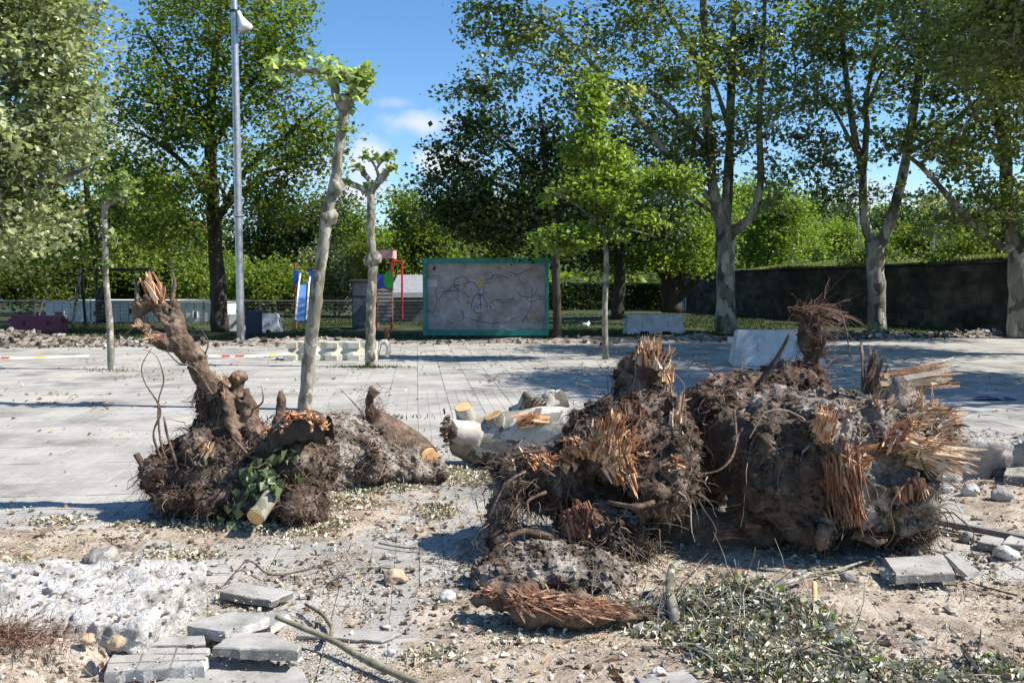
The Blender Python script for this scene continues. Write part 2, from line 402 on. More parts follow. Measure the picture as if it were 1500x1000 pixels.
WOOD_O = M('torn_wood', [(0.05, (0.20, 0.08, 0.04)), (0.33, (0.47, 0.21, 0.10)), (0.6, (0.68, 0.40, 0.22)), (0.95, (0.82, 0.62, 0.43))], scale=14, detail=8, bump=0.8, bscale=70, attr=0.8, rough=0.85, dist=0.008, spec=0.15)
WOOD_R = M('torn_wood_red', [(0.05, (0.08, 0.035, 0.022)), (0.5, (0.27, 0.12, 0.07)), (1.0, (0.58, 0.37, 0.23))], scale=12, detail=8, bump=0.8, bscale=60, attr=0.8, rough=0.85, dist=0.008, spec=0.15)
WOOD_P = M('torn_wood_pale', [(0.08, (0.20, 0.10, 0.055)), (0.35, (0.50, 0.30, 0.17)), (0.6, (0.72, 0.52, 0.33)), (0.9, (0.84, 0.73, 0.57))], scale=12, detail=8, bump=0.8, bscale=60, attr=0.8, rough=0.85, dist=0.008, spec=0.15)
CUT = M('cut_wood', [(0.3, (0.5, 0.26, 0.1)), (0.6, (0.68, 0.45, 0.22)), (0.8, (0.8, 0.62, 0.4))], scale=14, bump=0.3, bscale=60, attr=0.1, rough=0.75, dist=0.004)
PAVE = M('paving_tile', [(0.32, (0.16, 0.15, 0.135)), (0.44, (0.29, 0.275, 0.25)), (0.55, (0.375, 0.36, 0.33)), (0.66, (0.44, 0.405, 0.345))], geo=True, scale=0.7, detail=14, rgh=0.78, bump=0.35, bscale=60, attr=0.12, rough=0.92, dist=0.006, spec=0.2)
BED = M('joint_sand', [(0.3, (0.14, 0.13, 0.115)), (0.6, (0.27, 0.25, 0.22))], scale=3, bump=0.6, bscale=50)
DUST = M('dust_soil', [(0.33, (0.14, 0.108, 0.08)), (0.44, (0.31, 0.252, 0.195)), (0.56, (0.46, 0.39, 0.31)), (0.72, (0.58, 0.515, 0.43))], scale=3.2, detail=12, rgh=0.72, bump=0.9, bscale=45, dist=0.02, rough=0.97, spec=0.1)
CHIP = M('wood_chip', [(0.0, (0.14, 0.09, 0.05)), (0.35, (0.38, 0.28, 0.17)), (0.7, (0.62, 0.5, 0.34)), (1.0, (0.78, 0.7, 0.54))], scale=2, bump=0, attr=1.0, rough=0.85, spec=0.2)
PEBB = M('heap_pebble', [(0.0, (0.16, 0.13, 0.1)), (0.5, (0.38, 0.31, 0.24)), (1.0, (0.6, 0.52, 0.44))], scale=6, bump=.3, attr=.9, rough=.95, spec=.1)
CHIPG = M('grey_crumb', [(0.0, (0.07, 0.055, 0.042)), (0.5, (0.25, 0.205, 0.16)), (1.0, (0.58, 0.53, 0.46))], scale=2, bump=0, attr=1.0, rough=0.95, spec=0.1)
VERGEC = M('verge_crumb', [(0.0, (0.05, 0.042, 0.033)), (0.5, (0.14, 0.12, 0.1)), (0.85, (0.3, 0.28, 0.25)), (1.0, (0.5, 0.48, 0.45))], scale=2, bump=0, attr=1.0, rough=0.95, spec=0.1)
DEADL = M('dead_leaf', [(0.0, (0.12, 0.06, 0.03)), (0.5, (0.33, 0.2, 0.1)), (1.0, (0.55, 0.4, 0.22))], scale=2, bump=0, attr=1.0, rough=0.8, transl=0.15)
CONC = M('rough_concrete', [(0.3, (0.15, 0.135, 0.115)), (0.42, (0.36, 0.335, 0.30)), (0.54, (0.58, 0.56, 0.525)), (0.72, (0.74, 0.725, 0.70))], scale=9, detail=12, rgh=0.75, bump=1.0, bscale=40, dist=0.03, rough=0.95, spec=0.15)
CONCB = M('barrier_concrete', [(0.3, (0.33, 0.33, 0.33)), (0.5, (0.5, 0.5, 0.5)), (0.7, (0.62, 0.62, 0.63))], scale=3, detail=8, bump=0.3, bscale=30, rough=0.85)
CONCY = M('stained_concrete', [(0.3, (0.35, 0.32, 0.24)), (0.5, (0.55, 0.52, 0.42)), (0.7, (0.68, 0.66, 0.58))], scale=5, detail=8, bump=0.3, bscale=30, rough=0.85)
ROCK = M('stone_grey', [(0.3, (0.16, 0.15, 0.135)), (0.5, (0.3, 0.28, 0.25)), (0.75, (0.48, 0.45, 0.41))], scale=5, detail=8, bump=0.8, bscale=30, dist=0.02)
ROCKT = M('stone_tan', [(0.3, (0.3, 0.2, 0.12)), (0.6, (0.48, 0.36, 0.24)), (0.8, (0.58, 0.48, 0.36))], scale=8, bump=0.4, bscale=30, dist=0.01)
ROCKW = M('stone_white', [(0.3, (0.30, 0.28, 0.25)), (0.55, (0.50, 0.485, 0.455)), (0.8, (0.66, 0.65, 0.62))], scale=9, bump=0.6, bscale=40, dist=0.01)
SLABM = M('slab_grey', [(0.3, (0.19, 0.175, 0.155)), (0.45, (0.30, 0.285, 0.26)), (0.6, (0.37, 0.355, 0.33)), (0.75, (0.45, 0.41, 0.35))], scale=7, detail=10, bump=0.5, bscale=70, dist=0.006, rough=0.93)
GRASS_G = M('lawn_ground', [(0.35, (0.02, 0.026, 0.010)), (0.5, (0.035, 0.05, 0.014)), (0.62, (0.07, 0.066, 0.038)), (0.75, (0.13, 0.11, 0.075))], scale=0.9, detail=10, rgh=0.7, bump=0.8, bscale=20, dist=0.05)
GRASSB = M('grass_blade', [(0.0, (0.022, 0.035, 0.009)), (0.5, (0.045, 0.075, 0.016)), (1.0, (0.12, 0.15, 0.045))], scale=1, bump=0, attr=0.8, transl=0.3)
HILLM = M('hill_green', [(0.3, (0.03, 0.05, 0.02)), (0.5, (0.06, 0.09, 0.03)), (0.7, (0.14, 0.14, 0.07))], scale=0.06, detail=12, bump=0.5, bscale=0.6, dist=1.0)
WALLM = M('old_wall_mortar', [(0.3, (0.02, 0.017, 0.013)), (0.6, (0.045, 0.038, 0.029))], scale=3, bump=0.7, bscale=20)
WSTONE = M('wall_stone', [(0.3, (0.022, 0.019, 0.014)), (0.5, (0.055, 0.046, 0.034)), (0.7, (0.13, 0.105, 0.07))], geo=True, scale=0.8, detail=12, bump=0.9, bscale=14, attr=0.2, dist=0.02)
def flat(name, c, rough=0.5, var=0.15, metal=0.0, bump=0.05, scale=5, spec=0.4):
    c = np.array(c); return M(name, [(0.3, tuple(c * (1 - var))), (0.7, tuple(np.minimum(c * (1 + var), 0.95)))], scale=scale, rough=rough, bump=bump, metal=metal, spec=spec)
STEEL = flat('galvanised_steel', (0.42, 0.43, 0.46), 0.42, 0.25, 0.75, scale=9)
BLACKP = flat('black_paint', (0.015, 0.017, 0.02), 0.5)
WHITEP = flat('white_render', (0.66, 0.67, 0.68), 0.8, 0.08)
MAROON = flat('maroon_plastic', (0.16, 0.025, 0.045), 0.5)
BLUEP = flat('blue_plastic', (0.02, 0.12, 0.62), 0.4)
BLUES = flat('blue_slide', (0.1, 0.22, 0.5), 0.4)
GREENP = flat('green_plastic', (0.03, 0.3, 0.05), 0.45)
REDP = flat('red_paint', (0.6, 0.03, 0.025), 0.45)
RUSTP = flat('rust_red_paint', (0.26, 0.07, 0.035), 0.6)
PINKP = flat('faded_pink_roof', (0.72, 0.38, 0.4), 0.6)
TEAL = flat('teal_paint', (0.02, 0.19, 0.16), 0.5, 0.3, scale=7)
GREYW = flat('weathered_boards', (0.17, 0.16, 0.15), 0.85, 0.35, scale=8, bump=0.4)
DBLUE = flat('dark_blue_bin', (0.02, 0.03, 0.06), 0.5)
ROOFG = flat('grey_roof', (0.25, 0.25, 0.27), 0.8, 0.2)
HOUSEW = flat('house_render', (0.5, 0.47, 0.43), 0.9)
TILER = flat('roof_tile_red', (0.17, 0.085, 0.06), 0.9, 0.3)
GLASSD = flat('dark_window', (0.02, 0.022, 0.025), 0.15, spec=0.6)
WIRE = flat('fence_wire', (0.16, 0.17, 0.17), 0.6, metal=0.3)
YELP = flat('yellow_print', (0.6, 0.42, 0.05), 0.6)
INK = flat('blue_ink', (0.07, 0.075, 0.22), 0.8)
LAMPW = flat('lamp_white', (0.78, 0.78, 0.76), 0.35)
BAGW = flat('white_bag', (0.75, 0.75, 0.76), 0.6)
FILMB = flat('blue_film', (0.03, 0.06, 0.25), 0.3)
BOARDM = M('board_panel', [(0.32, (0.13, 0.115, 0.09)), (0.46, (0.26, 0.25, 0.25)), (0.6, (0.36, 0.35, 0.37)), (0.75, (0.46, 0.45, 0.46))], scale=2.4, detail=12, rgh=0.8, bump=0.3, bscale=60, rough=0.85, dist=0.004)
# ------------------------------------------------------------------ setting: ground, paving, soil, hill
def smooth(a, b, x):
    t = np.clip((x - a) / (b - a), 0, 1); return t * t * (3 - 2 * t)

def dust_z(x, y):
    p = np.stack([x, y, np.zeros_like(x)], -1)
    n = fbm(p * 1.3 + 5, 4, 3); n2 = fbm(p * 7, 3, 8)
    m = smooth(6.3, 4.9, y + 0.55 * n)
    m = np.maximum(m, smooth(9.0, 7.2, y + n * 0.5) * smooth(2.9, 3.6, x + 0.3 * n))
    m = np.maximum(m, 0.75 * smooth(7.9, 6.8, y + 0.5 * n) * smooth(-1.7, -1.2, x) * smooth(-0.1, -0.6, x))
    hollow = smooth(0.35, 1.1, fbm(p * 0.9 + 40, 2, 5) + 0.35)
    z = -0.035 + m * (0.047 + 0.016 * n + 0.009 * n2 - 0.02 * hollow)
    return z, m
def gz(x, y):
    z, _ = dust_z(np.array([float(x)]), np.array([float(y)])); return max(float(z[0]), 0.0)

def grid(name, mat, xs, ys, zf, kind='structure', smoothf=True):
    X, Y = np.meshgrid(xs, ys, indexing='ij'); Z = zf(X, Y)
    v = np.stack([X, Y, Z], -1).reshape(-1, 3); nx, ny = X.shape
    i = np.arange(nx - 1)[:, None] * ny; j = np.arange(ny - 1)[None, :]
    f = np.stack([i + j, i + ny + j, i + ny + j + 1, i + j + 1], -1).reshape(-1, 4)
    mb = MB(); mb.add(v, f, 0.5); return mb.build(name, mat, smooth=smoothf, kind=kind)

def lin(*segs):
    return np.unique(np.concatenate([np.linspace(*s) for s in segs]))

def land_z(x, y):
    p = np.stack([x, y, 0 * x], -1)
    z = -0.075 + smooth(23, 27, y) * (0.075 + 0.05 * fbm(p * 0.4, 3, 2) * smooth(23, 30, y))
    hill = smooth(75, 330, y) * (17 + 9 * np.sin(x * 0.011 + 0.6) + 3 * fbm(p * 0.02, 3, 4))
    return z + hill
WX0, WY0, WDX, WDY = 16.9, 26.5, -0.226, 0.974      # line of the long wall on the right and its unit direction
def wall_pt(s, t=0.0): return np.array([WX0 + WDX * s + WDY * t, WY0 + WDY * s - WDX * t])
def bank_h(s, t):
    return 2.3 + 0.045 * np.clip(t, 0, 60) + 0.12 * np.sin(s * 0.5) + 0.2 * fbm(np.stack([s, t, 0 * s], -1) * 0.3, 3, 12) * smooth(0.2, 2, t)
g = grid('ground', GRASS_G, lin((-900, -60, 22), (-60, 60, 200), (60, 900, 22)), lin((-40, 20, 14), (20, 70, 110), (70, 900, 90)), land_z)

# paved plaza: square tiles with pads, laid along the direction the joints run
UA = np.array([0.9939, 0.1105]); VA = np.array([-0.1105, 0.9939]); TS = 0.40
bed = MB()
def uv(u, v, z=0.0): q = UA * u + VA * v; return np.array([q[0], q[1], z])
c4 = [uv(-24, 1.2, -0.009), uv(26, 1.2, -0.009), uv(26, 26.5, -0.009), uv(-24, 22.9, -0.009)]
bed.add(np.array(c4), np.array([[0, 1, 2, 3]]), 0.5)
bed_o = bed.build('pavement', BED, kind='structure')

def pad_mesh(full):
    mb = MB(); w = TS - 0.005
    box(mb, (0, 0, -0.022), (w, w, 0.036), a=0.5)
    step = w / 3
    for i in range(3):
        for j in range(3):
            cx, cy = (i - 1) * step, (j - 1) * step; t = step / 2 - 0.0025; b = step / 2 - 0.0006
            v = [[cx - b, cy - b, -0.0035], [cx + b, cy - b, -0.0035], [cx + b, cy + b, -0.0035], [cx - b, cy + b, -0.0035],
                 [cx - t, cy - t, 0], [cx + t, cy - t, 0], [cx + t, cy + t, 0], [cx - t, cy + t, 0]]
            mb.add(v, BOXF[[1, 2, 3, 4, 5]], 0.5)
    return mb
cells = []
for iu in range(-46, 62):
    for iv in range(5, 62):
        u, v = (iu + 0.5) * TS, (iv + 0.5) * TS; q = uv(u, v)
        vend = 22.5 + 0.13 * max(0, q[0] - 2) + 0.25 * math.sin(q[0] * 1.7)
        if v > vend or q[1] < 2.2: continue
        if abs(q[0]) > 0.66 * q[1] + 1.2: continue
        cells.append((q[0], q[1]))
cells = np.array(cells)
_, cm = dust_z(cells[:, 0], cells[:, 1])
order = np.argsort(cells[:, 1] + 3.0 * (np.abs(cells[:, 0]) > 0.6 * cells[:, 1] + 0.1))
near_i = set(order[:300].tolist())
tile_me = [pad_mesh(True).mesh('paver', PAVE) for _ in range(1)]
tile_vars = []
for k in range(5):
    mb = pad_mesh(True); mb.A = [np.full(len(x), 0.1 + 0.2 * k) for x in mb.A]; tile_vars.append(mb.mesh('paver', PAVE))
yaw = math.atan2(UA[1], UA[0])
far = MB()
for i, (x, y) in enumerate(cells):
    j = rs.rand(5)
    if i in near_i:
        o = bpy.data.objects.new('paver', tile_vars[int(j[0] * 5)]); col.objects.link(o); o.parent = bed_o
        o.location = (x, y, -0.004 + 0.006 * (j[1] - 0.5)); o.rotation_euler = (0.012 * (j[2] - .5), 0.012 * (j[3] - .5), yaw)
    elif y < 12.5:
        mb = pad_mesh(True); V = np.concatenate(mb.V); V = V @ rot3(0.01 * (j[2] - .5), 0.01 * (j[3] - .5), yaw).T + np.array([x, y, -0.004 + 0.004 * (j[1] - .5)])
        far.V.append(V)
        for F in mb.F: far.F.append(F + far.n); far.A.append(np.full(len(F), j[0]))
        far.n += len(V)
    else:
        box(far, (x, y, -0.022 + 0.004 * (j[1] - .5)), (TS - 0.008, TS - 0.008, 0.04), rz=yaw, tilt=(0.008 * (j[2] - .5), 0.008 * (j[3] - .5)), a=j[0])
fo = far.build('far_pavers', PAVE, parent=bed_o, kind='stuff')
dust = grid('dirt', DUST, np.linspace(-4.6, 6.2, 400), np.linspace(2.3, 9.3, 300), lambda x, y: dust_z(x, y)[0])

# strip of torn-up soil and kerb rubble between plaza and lawn
def verge_z(x, y):
    p = np.stack([x, y, 0 * x], -1); ye = (22.55 + 0.13 * np.maximum(0, x - 2) + 0.1105 * x) / 0.9939
    d = y - ye
    return -0.06 + smooth(-0.25, 0.3, d) * smooth(1.5, .7, d) * (0.13 + 0.10 * fbm(p * 1.1, 4, 6) + 0.22 * smooth(-9.5, -12.5, x) * smooth(2.4, 0.3, d))
grid('soil_verge', SOIL_G, np.linspace(-18, 19, 420), np.linspace(19.5, 29, 100), verge_z)

def crumbs(name, mat, pts, size, label=None, parent=None, flatz=0.6):
    """irregular little stones: squashed octahedra"""
    m = len(pts); size = np.broadcast_to(size, (m,))
    base = np.array([[x_, y_, z_] for z_ in (-.62, .62) for y_ in (-.62, .62) for x_ in (-.62, .62)], float)
    v = (base[None] + rs.uniform(-.3, .3, (m, 8, 3))) * (size[:, None, None] * (.75 + .4 * rs.rand(m, 1, 3))); v[..., 2] *= flatz
    a = rs.rand(m) * 6.28; c, s = np.cos(a)[:, None], np.sin(a)[:, None]
    t = (rs.rand(m, 1) - .5) * 1.6
    x, y, z = v[..., 0], v[..., 1], v[..., 2]; x, z = x * np.cos(t) - z * np.sin(t), x * np.sin(t) + z * np.cos(t)
    v = np.stack([x * c - y * s, x * s + y * c, z], -1) + pts[:, None, :]
    f = np.array([[0, 2, 3, 1], [4, 5, 7, 6], [0, 1, 5, 4], [1, 3, 7, 5], [3, 2, 6, 7], [2, 0, 4, 6]])
    F = (np.arange(m)[:, None, None] * 8 + f[None]).reshape(-1, 4)
    mb = MB(); mb.add(v.reshape(-1, 3), F, np.repeat(rs.rand(m), 6)); return mb.build(name, mat, parent=parent, kind=None if parent else 'stuff')

n = 5200
x = rs.uniform(-17, 19, n); ye = (22.55 + 0.13 * np.maximum(0, x - 2) + 0.1105 * x) / 0.9939
y = ye + rs.normal(0.25, 0.45, n); sz = 0.02 + 0.10 * rs.rand(n) ** 5
w = np.where((x < -8.5) | (x > 9), .8, 0.15); k = rs.rand(n) < w
x, y, sz = x[k], y[k], sz[k]
crumbs('verge_rubble', VERGEC, np.stack([x, y, np.maximum(verge_z(x, y), 0) + sz * 0.3], -1), sz)
# lawn grass blades
def blades(name, mat, x, y, z, h, w=0.02, kind='stuff'):
    m = len(x); a = rs.rand(m) * 6.28; d = np.stack([np.cos(a), np.sin(a), 0 * a], -1) * (w if np.isscalar(w) else w[:, None])
    b = np.stack([x, y, z], -1); t = b + np.stack([rs.normal(0, 0.35, m) * h, rs.normal(0, 0.35, m) * h, h * (0.6 + 0.6 * rs.rand(m))], -1)
    mb = MB(); i = np.arange(m)[:, None] * 3
    mb.add(np.stack([b - d, b + d, t], 1).reshape(-1, 3), np.concatenate([i, i + 1, i + 2], 1), rs.rand(m)); return mb.build(name, mat, kind=kind)
n = 60000
x = rs.uniform(-19, 17, n); y = 23 + 24 * rs.rand(n) ** 1.3
p = np.stack([x, y, 0 * x], -1); k = (fbm(p * 0.5, 3, 9) > -0.25) & (y > 23.6 + 0.11 * x + 0.13 * np.maximum(0, x - 2)) & (x < 16.9 - (y - 26.5) * 0.232)
x, y = x[k], y[k]
blades('lawn_grass', GRASSB, x, y, land_z(x, y) - 0.01, 0.09, 0.025)
# raised field held back by the long wall on the right
S_, T_ = np.meshgrid(np.linspace(-14, 31, 90), np.concatenate([[0.28], np.linspace(0.4, 14, 40), np.linspace(16, 70, 20)]), indexing='ij')
Z_ = bank_h(S_, T_); Z_ = Z_ * smooth(31, 27, S_) + smooth(27, 31, S_) * 0.5
X_, Y_ = WX0 + WDX * S_ + WDY * T_, WY0 + WDY * S_ - WDX * T_
nx_, ny_ = S_.shape; i_ = np.arange(nx_ - 1)[:, None] * ny_; j_ = np.arange(ny_ - 1)[None, :]
bm_ = MB(); bm_.add(np.stack([X_, Y_, Z_], -1).reshape(-1, 3), np.stack([i_ + j_, i_ + j_ + 1, i_ + ny_ + j_ + 1, i_ + ny_ + j_], -1)[..., ::-1].reshape(-1, 4), 0.5)
bm_.build('bank', GRASS_G, smooth=True, kind='structure')
n = 60000   # long grass on it
s_ = rs.uniform(-12, 29, n); t_ = 0.35 + 14 * rs.rand(n) ** 2.2; z_ = bank_h(s_, t_) * smooth(31, 27, s_) + smooth(27, 31, s_) * 0.5
x, y = WX0 + WDX * s_ + WDY * t_, WY0 + WDY * s_ - WDX * t_
blades('bank_grass', leafmat('dry_grass', (0.09, 0.11, 0.03), (0.17, 0.19, 0.075), (0.33, 0.33, 0.17)), x, y, z_ - 0.02, 0.22, 0.03)

# ------------------------------------------------------------------ trees
def tree(name, label, cat, limbs, blobs, ncl, lpc, ls, leafm, barkm, base, clr=0.35, group=None, sides=9, rough=0.16, droop=0.2, zmin=1.2, twig=0.012, shell=0.55, flatz=0.6):
    root = empty(name, base, label, cat, group)
    mb = MB(); nodes = []
    for li, (pts, rad) in enumerate(limbs):
        tube(mb, pts, rad, sides=sides, step=0.3, rough=rough, rfreq=2.5, seed=li)
        sp, _ = smooth_path(pts, rad, 0.4); k = sp[:, 2] > zmin; nodes.append(sp[k])
    nodes = np.concatenate(nodes)
    cs = []; vol = np.array([np.prod(b[1]) ** 0.6 * (b[2] if len(b) > 2 else 1) for b in blobs]); cnt = np.maximum(2, (vol / vol.sum() * ncl)).astype(int)
    for b, c in zip(blobs, cnt):
        d = unit(rs.normal(size=(c, 3))); r = (shell + (1 - shell) * rs.rand(c, 1)) * np.where(rs.rand(c, 1) < 0.3, rs.rand(c, 1), 1)
        cs.append(np.asarray(b[0]) + d * r * np.asarray(b[1]))
    cs = np.concatenate(cs)
    # irregular outline
    cs = cs[fbm(cs * 0.45 + 3, 2, len(label)) > -0.45]
    cs = cs[cs[:, 2] > 0.3]
    d0 = np.min(np.linalg.norm(cs[:, None] - nodes[None], axis=2), axis=1); cs = cs[np.argsort(d0)]
    tw = []; tl = []; N = list(nodes); arr = np.array(N)
    for c in cs:
        d = np.linalg.norm(arr - c, axis=1) + 0.6 * np.maximum(0, arr[:, 2] - c[2]); i = int(np.argmin(d)); a = arr[i]; L = np.linalg.norm(c - a)
        t = np.linspace(0, 1, 6)[:, None]; path = a * (1 - t) + c * t
        path += np.array([0, 0, 1]) * (L * 0.12 * np.sin(t * math.pi)) + rs.normal(size=(6, 3)) * L * 0.035 * np.sin(t * math.pi)
        tw.append(path); tl.append(L); arr = np.vstack([arr, path[2:]])
    tw = np.array(tw); tl = np.array(tl)
    many_tubes(mb, tw, twig + 0.011 * tl, np.full(len(tl), 0.005), sides=4)
    mb.build('trunk', barkm, parent=root, smooth=True)
    # leaves around the twig ends
    lm = MB(); nl = (lpc * (0.5 + rs.rand(len(cs)))).astype(int)
    cc = np.repeat(cs, nl, axis=0); ti = np.repeat(np.arange(len(cs)), nl)
    along = rs.rand(len(cc), 1) ** 1.5 * 0.5
    cc = cc * (1 - along) + tw[ti, 2] * along
    cc = cc + rs.normal(size=cc.shape) * np.array([clr, clr, clr * flatz])
    leaves(lm, cc, ls * (0.45 + 1.15 * rs.rand(len(cc)) ** 1.5), droop=droop, aspect=0.85, a=.5 * rs.rand(len(cs))[ti] + .5 * rs.rand(len(cc)))
    lm.build('crown', leafm, parent=root)
    return root

def bl(px, py, Y, rx, ry, rd, w=1.0):
    return (P(px, py, Y), np.array([rx * Y / FPX, rd, ry * Y / FPX]), w)

def limb(pts, rads, Y=None):
    """points (px, py, Y) -> world; radii in metres"""
    return ([P(*p) for p in pts], rads)

# T1 pale plane tree at the far left, its trunk outside the frame
tree('plane_tree', 'pale-leaved plane tree filling the upper left corner, its trunk out of frame', 'tree',
     [limb([(-150, 520, 19), (-150, 400, 19), (-130, 300, 19)], [.3, .26, .22]),
      limb([(-140, 340, 19), (-40, 305, 18.6), (90, 262, 18.2), (135, 240, 18)], [.15, .11, .06, .03]),
      limb([(-130, 310, 19), (-30, 180, 18.5), (60, 90, 18), (110, 20, 18)], [.17, .12, .08, .04]),
      limb([(-130, 300, 19), (-120, 100, 19), (-60, -60, 19)], [.2, .14, .06]),
      limb([(-130, 330, 19), (-40, 250, 17.5), (40, 190, 17)], [.12, .08, .03])],
     [bl(-60, 10, 18.5, 120, 130, 2.6), bl(60, 60, 18.2, 85, 90, 1.9), bl(45, 195, 18, 90, 85, 1.7), bl(-60, 260, 18, 110, 110, 2.2), bl(25, 320, 18, 75, 60, 1.3), bl(100, 150, 18, 45, 60, 1.0), bl(10, -60, 18, 110, 80, 2), bl(100, 15, 18, 45, 35, 1.)],
     560, 55, 0.13, LP, BARK_P, G(-150, 535), clr=0.30, group='plane trees round the plaza')
# T2 tall green tree behind the lamp post
tree('maple_tree', 'tall dense green tree with a dark straight trunk behind the lamp post', 'tree',
     [limb([(322, 486, 29), (318, 400, 29), (312, 300, 29), (308, 180, 29), (318, 60, 29), (330, -60, 29)], [.30, .25, .22, .17, .11, .05]),
      limb([(313, 330, 29), (360, 250, 28.6), (430, 190, 28.2), (480, 150, 28)], [.13, .09, .06, .03]),
      limb([(312, 330, 29), (345, 290, 28), (400, 250, 27), (470, 240, 26.5)], [.12, .08, .05, .03]),
      limb([(311, 300, 29), (270, 240, 28.5), (215, 200, 28), (180, 190, 28)], [.12, .08, .05, .03]),
      limb([(309, 220, 29), (370, 120, 28.6), (430, 60, 28.4)], [.12, .07, .03]),
      limb([(309, 200, 29), (250, 100, 28.5), (210, 40, 28)], [.12, .07, .03]),
      limb([(313, 340, 29), (330, 290, 27), (310, 260, 26)], [.1, .07, .03])],
     [bl(325, -20, 29, 130, 80, 3.2), bl(255, 70, 28.6, 90, 80, 2.6), bl(390, 70, 28.6, 105, 85, 2.6), bl(235, 170, 28.4, 85, 60, 2.2), bl(440, 130, 28, 70, 75, 1.8), bl(320, 170, 28, 110, 75, 2.8), bl(430, 225, 27.6, 85, 55, 2.0), bl(205, 255, 28, 60, 50, 1.6), bl(310, 275, 27.5, 110, 45, 2.4), bl(470, 205, 27.6, 45, 45, 1.2), bl(400, 300, 27.5, 80, 40, 1.8), bl(240, 330, 27.6, 70, 35, 1.6), bl(350, 355, 28, 90, 28, 1.6, .7)],
     980, 44, 0.13, LG, BARK_D, G(322, 486), clr=0.36, group=None)
# T3 dark low tree between them
tree('shade_tree', 'darker low tree filling the gap left of the tall green tree, behind the swing', 'tree',
     [limb([(150, 474, 36), (145, 400, 36), (130, 300, 36), (120, 220, 36)], [.25, .2, .14, .05]), limb([(142, 380, 36), (90, 330, 35.5), (50, 300, 35)], [.1, .07, .03]), limb([(140, 360, 36), (190, 300, 35.5), (230, 260, 35)], [.1, .07, .03])],
     [bl(125, 215, 36, 75, 60, 2.6), bl(90, 300, 36, 90, 55, 2.6), bl(190, 280, 35.5, 70, 55, 2.2), bl(170, 355, 35.5, 95, 30, 2), bl(60, 355, 36, 80, 35, 2), bl(255, 355, 36, 60, 30, 1.6)],
     420, 46, 0.15, LG, BARK_D, G(150, 474), clr=0.45)
# T4 dark tree behind the notice board
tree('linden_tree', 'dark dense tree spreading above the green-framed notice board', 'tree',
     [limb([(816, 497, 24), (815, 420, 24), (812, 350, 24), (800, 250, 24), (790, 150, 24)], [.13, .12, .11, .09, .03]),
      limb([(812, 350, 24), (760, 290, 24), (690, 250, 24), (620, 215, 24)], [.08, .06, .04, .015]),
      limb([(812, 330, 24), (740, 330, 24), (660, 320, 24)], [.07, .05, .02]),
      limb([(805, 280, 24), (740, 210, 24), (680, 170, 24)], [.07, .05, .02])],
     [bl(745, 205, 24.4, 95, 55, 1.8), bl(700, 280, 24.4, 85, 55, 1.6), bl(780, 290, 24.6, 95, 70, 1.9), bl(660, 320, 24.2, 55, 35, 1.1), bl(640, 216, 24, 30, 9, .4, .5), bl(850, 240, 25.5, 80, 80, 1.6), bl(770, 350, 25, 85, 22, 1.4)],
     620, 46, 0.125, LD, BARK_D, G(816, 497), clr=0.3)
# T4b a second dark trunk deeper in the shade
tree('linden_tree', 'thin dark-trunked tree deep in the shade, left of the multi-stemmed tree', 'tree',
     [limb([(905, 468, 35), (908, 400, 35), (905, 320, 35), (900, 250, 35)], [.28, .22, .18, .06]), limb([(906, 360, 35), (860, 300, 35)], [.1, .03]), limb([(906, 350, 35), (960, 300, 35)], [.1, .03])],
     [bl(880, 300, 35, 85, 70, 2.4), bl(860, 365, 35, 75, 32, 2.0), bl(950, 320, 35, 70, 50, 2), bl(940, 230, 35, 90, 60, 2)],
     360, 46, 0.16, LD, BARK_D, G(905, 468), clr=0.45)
# T5 young bright tree in the paving
tree('young_maple', 'young bright green tree with a thin straight stem standing in the paving', 'tree',
     [limb([(887, 526, 17.7), (886, 450, 17.7), (888, 370, 17.7), (876, 300, 17.7), (868, 220, 17.7), (866, 120, 17.7)], [.065, .06, .05, .035, .022, .008]),
      limb([(887, 340, 17.7), (940, 300, 17.5), (1015, 262, 17.4)], [.03, .02, .008]), limb([(884, 330, 17.7), (830, 290, 17.5), (795, 275, 17.4)], [.03, .02, .008]),
      limb([(886, 345, 17.7), (920, 335, 17.2), (955, 345, 17)], [.025, .016, .006]), limb([(880, 310, 17.7), (850, 340, 17.2), (800, 360, 17)], [.025, .016, .006])],
     [bl(866, 140, 17.7, 15, 40, .3, 2.2), bl(860, 190, 17.7, 36, 30, .5, 1.0), bl(845, 215, 17.7, 42, 28, .6, 1.2), bl(900, 270, 17.6, 48, 34, .8), bl(980, 265, 17.6, 52, 24, .6, 1.6), bl(845, 285, 17.6, 55, 30, .9), bl(930, 320, 17.5, 60, 26, .9), bl(818, 350, 17.4, 55, 20, .7, 1.6), bl(880, 235, 17.7, 42, 30, .7), bl(868, 345, 17.6, 60, 18, .8)],
     270, 32, 0.10, LB, BARK_Y, G(887, 526), clr=0.14, twig=0.006, rough=0.1)
# T6 leaning multi-stem tree by the hedge
tree('willow_tree', 'yellow-green tree with several leaning dark stems in front of the hedge', 'tree',
     [limb([(984, 458, 40), (984, 425, 40), (975, 395, 40), (945, 350, 40)], [.5, .42, .3, .1]), limb([(986, 440, 40), (1000, 400, 40), (1010, 350, 40)], [.35, .25, .1]),
      limb([(990, 440, 40), (1010, 420, 39.6), (1035, 395, 39), (1060, 370, 39)], [.25, .18, .12, .05]), limb([(982, 430, 40), (968, 400, 40), (950, 385, 40)], [.2, .14, .06])],
     [bl(950, 350, 40, 75, 45, 3), bl(1010, 345, 40, 60, 50, 2.6), bl(980, 385, 39, 65, 22, 2), bl(900, 375, 40.5, 50, 30, 2), bl(1040, 310, 41, 60, 40, 2.2)],
     480, 55, 0.15, LB, BARK_D, G(984, 458), clr=0.4)
